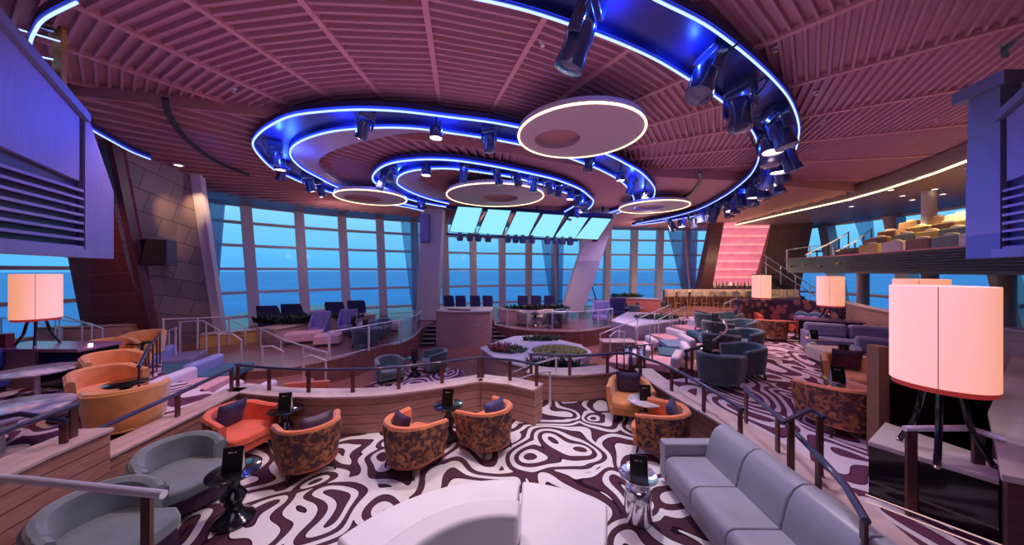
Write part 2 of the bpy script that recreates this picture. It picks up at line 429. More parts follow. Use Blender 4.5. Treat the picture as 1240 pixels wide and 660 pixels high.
# ================================================================== WINDOW WALL
ZX = [(240, 14.8), (303, 16.3), (366, 17.9), (417, 19.2), (462, 20.3), (503, 21.3), (539, 22.1), (573, 22.9), (608, 23.5), (640, 24.0), (672, 24.4),
      (705, 24.8), (735, 25.1), (767, 25.4), (798, 25.7), (830, 25.9), (862, 26.0)]
WP = [((x - 620) / FL * z, z) for x, z in ZX]
WP = [(-17.2, 9.2), (-16.4, 12.2)] + WP
SILL, HEAD, LEAN = -.35, 6.45, 1.05
ROWS = [.65, 1.85, 3.05, 4.25, 5.45]
def wpt(p, z, off=0.):
    # the glass wall leans outwards towards the top
    d = Vector((p[0] - 0, p[1] - 9)).normalized(); k = LEAN * (z - 0) / 6.5 - LEAN * .5 + off
    return Vector((p[0] + d.x * k, p[1] + d.y * k, z))
for i, (a, b) in enumerate(zip(WP, WP[1:])):
    fr = MB(); d = Vector((b[0] - a[0], b[1] - a[1])).normalized(); n = Vector((-d.y, d.x))
    def beam(mb, p, w, d2, z0=SILL, z1=HEAD):
        bt = []; tp = []
        for z, L in ((z0, bt), (z1, tp)):
            c = wpt(p, z)
            for sx, sy in ((-1, -1), (1, -1), (1, 1), (-1, 1)):
                L.append(Vector((c.x + d.x * w * sx / 2 + n.x * d2 * sy / 2, c.y + d.y * w * sx / 2 + n.y * d2 * sy / 2, z)))
        mb.hexa(bt, tp)
    beam(fr, a, .46, .45)
    if i == len(WP) - 2: beam(fr, b, .46, .45)
    for z in ROWS + [SILL + .1, HEAD]:
        h = .07 if z in ROWS else .15
        A0, B0, A1, B1 = wpt(a, z - h), wpt(b, z - h), wpt(a, z + h), wpt(b, z + h)
        nn = Vector((n.x, n.y, 0)) * .12
        fr.hexa([A0 - nn, B0 - nn, B0 + nn, A0 + nn], [A1 - nn, B1 - nn, B1 + nn, A1 + nn])
    w = struct('window_%d' % (i + 1), fr, 'mull')
    g = MB(); nn = Vector((n.x, n.y, 0)) * .012
    A0, B0, A1, B1 = wpt(a, SILL), wpt(b, SILL), wpt(a, HEAD), wpt(b, HEAD)
    g.hexa([A0 - nn, B0 - nn, B0 + nn, A0 + nn], [A1 - nn, B1 - nn, B1 + nn, A1 + nn])
    mk('window_pane', g, 'glass', w)
# side windows on the right, behind the balcony
RW = [(21.0, 24.0), (21.4, 20.2), (21.6, 16.6), (21.6, 13.2), (21.6, 9.8), (21.6, 6.2), (21.4, 2.4)]
for i, (a, b) in enumerate(zip(RW, RW[1:])):
    fr = MB(); w_, dd = .5, .5
    fr.hexa([(a[0] - .3, a[1] - .3, -.5), (a[0] + .3, a[1] - .3, -.5), (a[0] + .3, a[1] + .3, -.5), (a[0] - .3, a[1] + .3, -.5)],
            [(a[0] - .3, a[1] + .9, 6.2), (a[0] + .3, a[1] + .9, 6.2), (a[0] + .3, a[1] + 1.5, 6.2), (a[0] - .3, a[1] + 1.5, 6.2)])
    for z in (1.45, 4.3, 6.0):
        fr.hexa([(a[0] - .08, a[1], z - .06), (b[0] - .08, b[1], z - .06), (b[0] + .08, b[1], z - .06), (a[0] + .08, a[1], z - .06)],
                [(a[0] - .08, a[1], z + .06), (b[0] - .08, b[1], z + .06), (b[0] + .08, b[1], z + .06), (a[0] + .08, a[1], z + .06)])
    w = struct('window_%d' % (30 + i), fr, 'white')
    mk('window_pane', MB().hexa([(b[0], b[1], -.4), (b[0] + .02, b[1], -.4), (a[0] + .02, a[1], -.4), (a[0], a[1], -.4)],
                                [(b[0], b[1], 6.4), (b[0] + .02, b[1], 6.4), (a[0] + .02, a[1], 6.4), (a[0], a[1], 6.4)]), 'glass', w)
# solid shell behind and beside the camera
struct('wall_back', MB().box(-18, 22, -4.3, -4, -1, 8), 'darkwood')
struct('wall_left', MB().box(-18.0, -17.7, -4, 7.2, -1, 8), 'darkwood')
struct('wall_right', MB().box(21.9, 22.2, -4, 2.2, -1, 8), 'darkwood')
struct('wall_far_right', MB().prism([(17.0, 26.2), (21.4, 24.3), (21.6, 24.6), (17.1, 26.5)], -1, 7.5), 'darkwood')
# outside: sea
struct('sea', MB().add([(-9000, -300, -24), (9000, -300, -24), (9000, 30000, -24), (-9000, 30000, -24)], [(0, 1, 2, 3)]), 'ceil')

# stone clad wall on the left, leaning in
q = [at(186, 424, 10.9), at(264, 424, 13.0), at(229, 203, 11.2), at(124, 150, 8.3)]
sw = slab4('wall_stone', q, .35, tiles('stone_tiles', (.22, .15, .15), (.30, .20, .18), (.04, .03, .035), 1.05, .62), kind='structure')
o = slab4('trim_1', [at(262, 424, 12.95), at(273, 424, 13.05), at(241, 208, 11.3), at(228, 202, 11.15)], .3, 'mull', kind='structure')
o = slab4('trim_2', [at(180, 424, 10.8), at(187, 424, 10.85), at(131, 152, 8.25), at(123, 150, 8.2)], .3, 'darkwood', kind='structure')
q = [at(104, 424, 11.6), at(184, 424, 10.9), at(128, 150, 8.4), at(60, 200, 9.6)]
slab4('wall_red_wood', q, .3, tiles('red_wood_tiles', (.26, .045, .06), (.30, .055, .07), (.50, .18, .12), 2.3, .70, msize=.008, rough=.95), kind='structure')
# bar wall on the right: onyx panel between two dark fins
pq = [at(852, 346, 23.0), at(911, 346, 23.0), at(939, 259, 21.0), at(875, 266, 21.2)]
slab4('trim_3', pq, .2, 'pinkpanel', kind='structure')
slab4('wall_fin_right', [at(909, 384, 23.0), at(962, 384, 22.2), at(988, 255, 20.0), at(937, 258, 20.9)], .5,
      tiles('fin_tiles', (.16, .08, .075), (.20, .10, .09), (.05, .03, .03), 1.2, .8), kind='structure')
slab4('wall_fin_left', [at(840, 384, 22.9), at(856, 384, 22.9), at(878, 264, 21.0), at(865, 267, 21.0)], .6, 'darkwood', kind='structure')

# ================================================================== CEILINGS
CZ = 6.75                                   # underside of the main ceiling
CC = (-2.5, 12.8)
FOLD = [(-20, 3.2), (-8.9, 6.28), (-5.8, 7.1), (0, 9.3), (4.4, 11.3), (8.5, 11.9), (13.1, 13.1), (24, 15.5)]
def foldy(x):
    for a, b in zip(FOLD, FOLD[1:]):
        if a[0] <= x <= b[0]: return lerp(a[1], b[1], (x - a[0]) / (b[0] - a[0]))
    return FOLD[0][1] if x < FOLD[0][0] else FOLD[-1][1]
def cliprange(p, q, inside, n=48):
    ts = [i / n for i in range(n + 1) if inside(p[0] + (q[0] - p[0]) * i / n, p[1] + (q[1] - p[1]) * i / n)]
    if not ts: return None
    a, b = ts[0], ts[-1]
    def ref(ti, to):
        for _ in range(10):
            m = (ti + to) / 2
            if inside(p[0] + (q[0] - p[0]) * m, p[1] + (q[1] - p[1]) * m): ti = m
            else: to = m
        return ti
    if a > 0: a = ref(a, a - 1 / n)
    if b < 1: b = ref(b, b + 1 / n)
    return a, b
inmain = lambda x, y: y < foldy(x) and -18 < x < 22 and y > -4.2
SP = [-64, -53.5, -43, -33.5, -23.5, -13, -2.7, 8.7, 20, 30.6, 41, 51.5, 61.5, 71, 80.5, 90, 99.5]
PITCH = .155
for w, (t0, t1) in enumerate(zip(SP, SP[1:])):
    a0, a1 = math.radians(t0), math.radians(t1); am = (a0 + a1) / 2
    d0 = (math.sin(a0), -math.cos(a0)); d1 = (math.sin(a1), -math.cos(a1))
    mb = MB(); prev = None
    r = 1.0
    while r < 26:
        for dr, dz in ((0, 0), (.085, 0), (.098, -.075), (.138, -.075)):
            s0 = (r + dr) / math.cos(am - a0); s1 = (r + dr) / math.cos(a1 - am)
            p = (CC[0] + d0[0] * s0, CC[1] + d0[1] * s0); q = (CC[0] + d1[0] * s1, CC[1] + d1[1] * s1)
            cr = cliprange(p, q, inmain)
            if cr is None: prev = None; continue
            z = CZ + dz
            A = (lerp(p[0], q[0], cr[0]), lerp(p[1], q[1], cr[0]), z); B = (lerp(p[0], q[0], cr[1]), lerp(p[1], q[1], cr[1]), z)
            n = len(mb.v); mb.v += [A, B]
            if prev is not None: mb.f.append((prev, prev + 1, n + 1, n))
            prev = n
        r += PITCH
    if mb.f: struct('ceiling_wedge', mb, 'ceil', fixn=False)
for w, t in enumerate(SP):
    a = math.radians(t); d = (math.sin(a), -math.cos(a)); p = (CC[0] + d[0] * 1, CC[1] + d[1] * 1); q = (CC[0] + d[0] * 25, CC[1] + d[1] * 25)
    cr = cliprange(p, q, inmain, 100)
    if not cr: continue
    A = Vector((lerp(p[0], q[0], cr[0]), lerp(p[1], q[1], cr[0]))); B = Vector((lerp(p[0], q[0], cr[1]), lerp(p[1], q[1], cr[1])))
    n = Vector((-d[1], d[0])) * .045
    struct('trim_%d' % (10 + w), MB().hexa([(*(A - n), CZ - .10), (*(B - n), CZ - .10), (*(B + n), CZ - .10), (*(A + n), CZ - .10)],
                                           [(*(A - n), CZ + .02), (*(B - n), CZ + .02), (*(B + n), CZ + .02), (*(A + n), CZ + .02)]), 'batten')
dk = [wpt(p, 6.4, .15) for p in WP]
struct('ceiling_deck', MB().prism([(-18, -4.3), (-18, 9.2)] + [(p.x, p.y) for p in dk] + [(21.8, 24.2), (21.8, -4.3)], 6.95, 7.1), 'soffit')
# fascia along the fold
fp = [(x, y) for x, y in FOLD]
fm = MB().sweep(fp, [(-.03, 0), (.03, 0), (.03, CZ + .1), (-.03, CZ + .1)])
fm.v = [(x, y, (EYE + 3.64 - .02 * min(y, 14)) if z == 0 else z) for x, y, z in fm.v]
struct('ceiling_fold', fm, 'ceil2')
# shell ceiling: ribs fan out from the point above the dance floor
FC = (-.8, 14.6); FZ = 6.5
def inwin(x, y, off):
    # inside the window line by at least off
    for (ax, ay), (bx, by) in zip(WP, WP[1:]):
        dx, dy = bx - ax, by - ay; L = math.hypot(dx, dy)
        if ((x - ax) * dy - (y - ay) * dx) / L < off and (-.6 < ((x - ax) * dx + (y - ay) * dy) / L / L < 1.6): return False
    return x > -16 and y < 25
EDGE = [(11.2, 3.0), (11.9, 6.0), (12.9, 8.86), (13.5, 10.0), (14.3, 12.0), (14.75, 13.7), (14.85, 15.5), (14.9, 17.3), (15.3, 22.5)]
def edgex(y):
    for a, b in zip(EDGE, EDGE[1:]):
        if a[1] <= y <= b[1]: return lerp(a[0], b[0], (y - a[1]) / (b[1] - a[1]))
    return EDGE[0][0] if y < EDGE[0][1] else EDGE[-1][0]
infan = lambda x, y: y >= foldy(x) and inwin(x, y, 2.1) and x < edgex(y)
NR = 132
mb = MB(); prev = None; K = 40
def sag(y): return EYE + 3.74 - .02 * y
rows = []
for i in range(NR * 4 + 1):
    a = 2 * PI * (i // 4 + (0, .16, .20, .98)[i % 4]) / NR
    dz = (.12, .12, -.02, -.09)[i % 4]
    p = (FC[0] + math.cos(a) * .6, FC[1] + math.sin(a) * .6); q = (FC[0] + math.cos(a) * 19, FC[1] + math.sin(a) * 19)
    cr = cliprange(p, q, infan, 60)
    if cr is None: rows.append(None); continue
    row = []
    for k in range(9):
        t = lerp(0, cr[1], k / 8); x, y = lerp(p[0], q[0], t), lerp(p[1], q[1], t); rr = t * 18.4
        row.append((x, y, sag(y) + dz * min(1, .3 + rr / 7)))
    rows.append(row)
for i in range(len(rows) - 1):
    a, b = rows[i], rows[i + 1]
    if a is None or b is None: continue
    n = len(mb.v); mb.v += a + b
    for k in range(8): mb.f.append((n + k, n + k + 1, n + 9 + k + 1, n + 9 + k))
struct('ceiling_shell', mb, 'ceil2', fixn=False)
# dark curved seam lines crossing the shell ribs
for pl in ([(200, 117), (204, 135), (218, 158), (236, 176), (252, 188), (272, 199), (300, 210)], [(847, 207), (848, 216), (842, 228), (830, 237), (818, 243)]):
    pp = smoothpath([Vector((*gp(x, y, 6.34), 6.34)) for x, y in pl], 5)
    o = mk('shadow_gap', MB().sweep([(p.x, p.y) for p in pp], [(-.05, 6.27), (.05, 6.27), (.05, 6.33), (-.05, 6.33)]), 'blackm'); o['kind'] = 'structure'; o.name = 'trim_%d' % random.randint(60, 9999)
# flat soffits before the windows and over the balcony side
ws = [wpt(p, 6.4, .1) for p in WP]
inner = []
for p in WP:
    d = Vector((p[0], p[1] - 9)).normalized(); inner.append((p[0] - d.x * 2.6, p[1] - d.y * 2.6))
mb = MB()
for i in range(len(WP) - 1):
    a, b, c, d = (inner[i][0], inner[i][1]), (inner[i + 1][0], inner[i + 1][1]), (ws[i + 1].x, ws[i + 1].y), (ws[i].x, ws[i].y)
    mb.hexa([(*a, 6.34), (*b, 6.34), (*c, 6.34), (*d, 6.34)], [(*a, 6.8), (*b, 6.8), (*c, 6.8), (*d, 6.8)])
struct('ceiling_window_soffit', mb, 'soffit')
poly = [(x, y) for x, y in EDGE] + [(22, 25), (22, 3)]
struct('ceiling_balcony_soffit', MB().prism(poly, 6.06, 6.6), simple('side_soffit', (.22, .15, .14), .5))
led = tag(mk('led_strip', MB().tube([Vector((x - .04, y, 6.06)) for x, y in EDGE], .035, 6), 'ledw'), 'warm white light strip running along the soffit edge above the balcony', 'light strip')
for k, (px, py) in enumerate([(1079, 230), (1093, 237), (1105, 242), (1132, 229), (1142, 235), (1029, 242), (1031, 250), (1110, 217), (1176, 203)]):
    x, y = gp(px, py, 6.05)
    t = thing('downlight', 'small round recessed downlight in the soffit above the balcony, %s from the left' % ORD[[1031, 1029, 1079, 1093, 1105, 1110, 1132, 1142, 1176].index(px)], 'downlight', (x, y, 6.06), group='soffit downlights')
    mk('rim', MB().lathe([(.11, 0), (.11, -.02), (.08, -.025), (.08, 0)], n=14), 'steel', t); mk('lens', MB().lathe([(.075, -.005), (.07, -.012)], n=12), 'down', t)
for k, (px, py) in enumerate([(216, 203), (430, 236)]):
    x, y = gp(px, py, 6.2)
    t = thing('downlight', ['round downlight above the stone clad wall', 'round downlight in the soffit behind the left pale ring disc'][k], 'downlight', (x, y, 6.3))
    mk('rim', MB().lathe([(.14, 0), (.14, -.03), (.10, -.035), (.10, 0)], n=14), 'steel', t); mk('lens', MB().lathe([(.095, -.005), (.09, -.02)], n=12), 'down', t)
# sprinkler heads
for k, (px, py) in enumerate([(283, 109), (657, 53), (939, 60), (988, 113), (996, 148), (1134, 146), (793, 172)]):
    x, y = gp(px, py, CZ - .06)
    t = thing('sprinkler', 'small ceiling sprinkler head, %s from the left' % ORD[[283, 657, 793, 939, 988, 996, 1134].index(px)], 'sprinkler', (x, y, CZ - .02))
    mk('plate', MB().lathe([(.06, 0), (.06, -.015), (.02, -.02)], n=10), 'steel', t); mk('deflector', MB().lathe([(.012, -.02), (.012, -.07), (.035, -.075), (.035, -.08)], n=8), 'steel', t)

# ================================================================== LED RINGS
PL = [3.22, .012]
RZ = lambda y: EYE + PL[0] - PL[1] * y
def up3(px, py):
    # point on the gently falling plane of the rings
    k = (HZ - py) / FL; y = PL[0] / (k + PL[1])
    return Vector(((px - 620) / FL * y, y, RZ(y)))
B_out = [(739, 260.5), (751, 256.5), (775, 249), (789.5, 240), (793, 230), (788.5, 220.5), (775.7, 207.7), (758.8, 198), (738.8, 187.6), (700, 172), (650, 158), (600, 147.5), (550, 141),
         (522, 137.5), (483, 133), (434, 131), (388, 133.7), (352, 139), (328.7, 149.6), (313, 161), (306, 174), (315.8, 189.6), (331, 203.8), (349, 212.8), (375, 224), (410, 235), (450, 243.5), (491, 250), (513, 255)]
B_in = [(738, 257), (757, 251), (767, 244), (765, 234), (752, 219), (726, 204.5), (701.5, 195), (665, 182), (630, 174), (591.7, 166.7), (550, 160.5), (511.6, 155), (475.6, 153), (434.3, 154.3),
        (400.8, 158), (375, 165), (357.5, 173.6), (351.3, 182), (354.4, 192), (367, 203.8), (385.4, 214), (408.6, 225.7), (440, 235), (475, 243), (505, 250)]
C_out = [(690, 260), (711, 253.3), (718.5, 243.8), (714, 237.4), (701.5, 227.9), (678, 218.3), (659, 213), (625, 205.6), (589, 198.8), (553, 193.5), (521, 191.8), (493.6, 193.3), (472, 197),
         (457.6, 204.5), (451, 214), (455.5, 221.5), (470.3, 229), (487, 238), (512.7, 245), (540, 250)]
C_in = [(675, 259), (684.5, 255.4), (697, 247), (695, 238), (680, 231), (663.3, 224.7), (636, 217.5), (610.3, 212), (558.3, 204.5), (529.7, 203), (500, 205.6), (485, 211), (480.9, 217.3),
        (483, 223.6), (500, 233), (521, 240.6), (543.5, 246)]
A_out = [(62, -30), (120, -14), (93, 0), (54.5, 20), (41.8, 36.4), (36.4, 51), (36, 70), (46, 98), (70, 126), (106, 152.6), (135.8, 170), (160, 183), (182, 191.7)]
A_out = A_out[2:]
A_outr = [(700, -44), (760, -20), (800, 0), (850, 25), (883, 48), (910, 70), (936.7, 95), (956.7, 120), (966.7, 146.7), (966.7, 166.7), (960, 190), (949, 205), (937.7, 217.9), (920.5, 229), (885, 246), (845, 260), (800, 268.5), (765, 272.5)]
A_inr = [(500, -22), (560, -8), (596.6, 0), (627, 7.3), (665.8, 18.9), (719, 37.7), (762, 55), (800, 73.4), (840, 98), (871.4, 119), (897, 141), (913.7, 162.8), (919, 184.6), (915, 201), (902.8, 217), (875.5, 237.8), (842.8, 254), (807, 263.7), (770, 270.5)]
def ring(name, outp, inp, label, cat='ceiling ring', dz=.13, tr=.017, band=None, pl=(3.22, .012)):
    PL[:] = pl
    O = resample(smoothpath([up3(*p) for p in outp], 8), 120); t = thing(name, label, cat, tuple(O[60]))
    org = Vector(t.location)
    I = resample(smoothpath([up3(*p) for p in inp], 8), 120) if inp else None
    U = Vector((0, 0, dz))
    if I:
        mb = MB(); mb.v = [tuple(p + U - org) for p in O] + [tuple(p + U - org) for p in I] + [tuple(p + U * 1.15 - org) for p in O] + [tuple(p + U * 1.15 - org) for p in I]
        for i in range(119):
            mb.f.append((i, i + 1, 121 + i, 120 + i)); mb.f.append((240 + i, 360 + i, 361 + i, 241 + i))
            mb.f.append((i, 240 + i, 241 + i, i + 1)); mb.f.append((120 + i, 121 + i, 361 + i, 360 + i))
        mk('channel_bed', mb, 'channel', t)
    for L, s, nm in ((O, 1, 'outer'), (I, -1, 'inner')):
        if L is None: continue
        fh = (CZ - org.z + .1) if s == 1 and not band and len(outp) > 16 and 0 else dz * 1.15
        mb = MB(); mb.sweep([(p.x - org.x, p.y - org.y) for p in L], [(-.02, 0), (.02, 0), (.02, fh), (-.02, fh)])
        k = 4
        for i, p in enumerate(L):
            for q in range(k):
                x, y, z = mb.v[i * k + q]; mb.v[i * k + q] = (x, y, z + p.z - org.z + .0)
        mk('fascia', mb, 'channel', t)
        mk('led_tube', MB().tube([p - org - Vector((0, 0, .03)) for p in L], tr, 8), 'led', t, smooth=True)
        mk('led_halo', MB().tube([p - org + Vector((0, 0, .02)) for p in L], tr * 1.35, 8), 'ledglow', t, smooth=True)  # wider glowing tube imitates the blue halo of the LED line
    if band:
        Bp = resample(smoothpath([up3(*p) for p in band], 8), 60); J = I[int(119 * band_rng[0]):int(119 * band_rng[1]) + 1]; J = resample(J, 60)
        mb = MB(); mb.v = [tuple(p + Vector((0, 0, .04)) - org) for p in J] + [tuple(p + Vector((0, 0, .04)) - org) for p in Bp] + [tuple(p + Vector((0, 0, .3)) - org) for p in J] + [tuple(p + Vector((0, 0, .3)) - org) for p in Bp]
        for i in range(59):
            mb.f += [(i, i + 1, 61 + i, 60 + i), (120 + i, 180 + i, 181 + i, 121 + i), (60 + i, 61 + i, 181 + i, 180 + i)]
        mk('band', mb, 'crescent', t)
    return O, I
band_rng = (.47, .93)
BO, BI = ring('led_ring', B_out, B_in, 'middle blue lit ceiling ring, a wide spiral channel around the inner ring',
              pl=(3.46, .02), tr=.021, band=[(600, 168), (545, 165), (500, 163), (455, 170), (415, 180), (392, 190), (386, 199), (392, 209), (412, 221), (440, 232), (470, 240)])
band_rng = (.55, .95)
CO, CI = ring('led_ring', C_out, C_in, 'innermost blue lit ceiling ring around the central pale disc',
              pl=(3.42, .02), tr=.025, band=[(540, 206), (520, 210), (508, 216), (506, 222), (514, 230), (530, 238), (545, 243)])
AO, AI = ring('led_ring', A_outr, A_inr, 'outermost blue lit ceiling ring sweeping across the top right', pl=(3.50, .024))
ring('led_ring', A_out, None, 'blue lit curved edge of the big ring behind the left housing', pl=(3.36, .01))
DISCS = []
def disc(label, cx, cy, w, hole, r, h=6.05, hoff=(0, 0)):
    x, y = gp(cx, cy, h); DISCS.append((x, y, r))
    t = thing('ceiling_disc', label, 'ceiling disc', (x, y, h))
    hx, hy, hr = hole
    # disc with an eccentric round recess
    n = 64; mb = MB(); o_ = [(r * math.cos(2 * PI * k / n), r * math.sin(2 * PI * k / n)) for k in range(n)]
    i_ = [(hx + hr * math.cos(2 * PI * k / n), hy + hr * math.sin(2 * PI * k / n)) for k in range(n)]
    mb.v = [(*p, 0) for p in o_] + [(*p, 0) for p in i_] + [(*p, .13) for p in o_] + [(*p, .13) for p in i_]
    for k in range(n):
        l = (k + 1) % n
        mb.f += [(k, n + k, n + l, l), (2 * n + k, 2 * n + l, 3 * n + l, 3 * n + k), (k, l, 2 * n + l, 2 * n + k), (n + k, 3 * n + k, 3 * n + l, n + l)]
    mk('disc_plate', mb, 'disc', t)
    mk('recess', MB().lathe([(hr * .99, .12), (hr * .99, .15), (.01, .15)], (hx, hy, 0), 40), simple('recess_rose', (.34, .18, .17), .6) if 'recess_rose' not in bpy.data.materials else bpy.data.materials['recess_rose'], t)
    mk('led_tube', MB().tube([(r * math.cos(2 * PI * k / 64), r * math.sin(2 * PI * k / 64), .0) for k in range(64)], .024, 8, closed=True), 'ledw', t, smooth=True)
    mk('hub', MB().lathe([(.12, .13), (.12, .7)], (-hx, -hy, 0), n=20), 'soffit', t)
disc('large pale round ceiling disc with warm lit rim, nearest of the discs', 702, 164, 146, (-.47, .23, .52), 1.37, 5.98)
disc('pale round ceiling disc with warm rim in the centre of the inner blue ring', 600, 238, 118, (.18, .3, .72), 1.95, 5.97)
disc('pale round ceiling disc with warm rim over the left windows', 450, 240, 82, (-.4, .1, .7), 1.35, 5.9)
disc('pale round ceiling disc with warm rim right of the screens', 791, 251, 79, (-.15, .15, .65), 1.5, 5.9)

# ================================================================== STAGE LIGHTS
def moving_head():
    t = thing('moving_head_light', 'x', 'stage light', (0, 0, 0))
    mk('base', MB().box(-.16, .16, -.11, .11, -.13, 0), 'fixture', t, bevel=.015)
    y = MB(); y.box(-.19, .19, -.06, .06, -.17, -.13); y.box(-.19, -.155, -.06, .06, -.42, -.13); y.box(.155, .19, -.06, .06, -.42, -.13)
    mk('yoke', y, 'fixture', t, bevel=.012)
    h = mk('head', MB().lathe([(.04, .17), (.11, .13), (.135, .02), (.125, -.12), (.145, -.22), (.14, -.27), (.12, -.275)], n=16), 'fixture', t, smooth=True)
    h.location = (0, 0, -.38)
    l = mk('lens', MB().lathe([(.115, -.272), (.07, -.285), (.01, -.29)], n=14), 'lens_off', h, smooth=True)
    c = mk('cable', MB().tube([(.1, .1, -.05), (.2, .16, .02), (.27, .12, -.06), (.24, .05, -.2), (.17, 0, -.3)], .012, 6), 'blackm', t, smooth=True)
    return t
def par_can(mat='lens_on'):
    t = thing('spotlight', 'x', 'stage light', (0, 0, 0))
    mk('clamp', MB().box(-.03, .03, -.03, .03, -.16, 0), 'fixture', t, bevel=.008)
    b = MB(); b.tube([(-.17, 0, -.34), (-.17, 0, -.17), (.17, 0, -.17), (.17, 0, -.34)], .014, 6)
    mk('bracket', b, 'fixture', t)
    h = mk('can', MB().lathe([(.05, .14), (.12, .12), (.15, .06), (.155, -.16), (.14, -.165), (.14, -.12), (.01, -.11)], n=18), 'fixture', t, smooth=True)
    h.location = (0, 0, -.36)
    mk('lens', MB().lathe([(.138, -.125), (.12, -.15), (.01, -.16)], n=16), mat, h, smooth=True)
    return t
MH, PC = moving_head(), par_can()
PCoff = None
usedh = {'m': False, 'p': False}
def place_light(kind, p, label, rz, sc, tilt):
    proto = MH if kind == 'm' else PC
    if not usedh[kind]:
        usedh[kind] = True; CH[proto.name] = kids(proto); o = proto; o.location = p; o.rotation_euler = (tilt[0], tilt[1], rz); o['label'] = label
        for k in CH[proto.name]: CH[k.name] = kids(k)
        o['_sc'] = 1
        LATER.append((o, sc))
    else:
        o = copy_tree(proto, loc=p, rz=rz, label=label); o.rotation_euler = (tilt[0], tilt[1], rz); LATER.append((o, sc))
    return o
LATER = []
lights = []
def hang(L1, L2, us, pat, where, sc, drop=.0):
    pts = []
    for i, u in enumerate(us):
        k = int(u * 119); p = L1[k].lerp(L2[k], .5 + random.uniform(-.12, .12))
        if any(math.hypot(p.x - dx, p.y - dy) < dr + .35 for dx, dy, dr in DISCS): continue
        pts.append((p.x / p.y, p, pat[i % len(pat)]))
    pts.sort(key=lambda t: t[0])
    cnt = {'m': 0, 'p': 0}
    for _, p, kd in pts:
        lab = ('moving head stage light in the %s, %s from the left' if kd == 'm' else 'lit spotlight in the %s, %s from the left') % (where, ORD[cnt[kd]])
        cnt[kd] += 1
        o = place_light(kd, p + Vector((0, 0, .125 - drop)), lab, random.uniform(0, 6.3), sc, (random.uniform(-.5, .5) if kd == 'm' else random.uniform(-.15, .15), random.uniform(-.3, .3) if kd == 'm' else 0))
        lights.append((kd, p))
hang(AO, AI, [.06, .16, .24, .30, .34, .365, .39, .415, .44, .465, .49, .515, .54, .57, .60, .63, .655, .68, .70, .72, .745, .77, .80, .83, .86, .90], 'mmmmpmmpmmpmmpmmmpmmmpmmpm', 'outermost blue ring', 1.4)
hang(BO, BI, [.05, .09, .12, .15, .19, .23, .29, .345, .37, .43, .47, .51, .56, .69, .725, .755, .79, .82, .86, .9, .94], 'mpmmpmpmmmmpmmpmmmpmm', 'middle blue ring', .95)
hang(CO, CI, [.05, .10, .14, .17, .21, .25, .29, .34, .38, .42, .46, .50, .56, .62, .68, .74, .80, .84, .88, .92], 'mmpmmmpmmmmmmpmmmmpm', 'innermost blue ring', .95)
C_SCALE = True
for o, sc in LATER: o.scale = (sc, sc, sc)

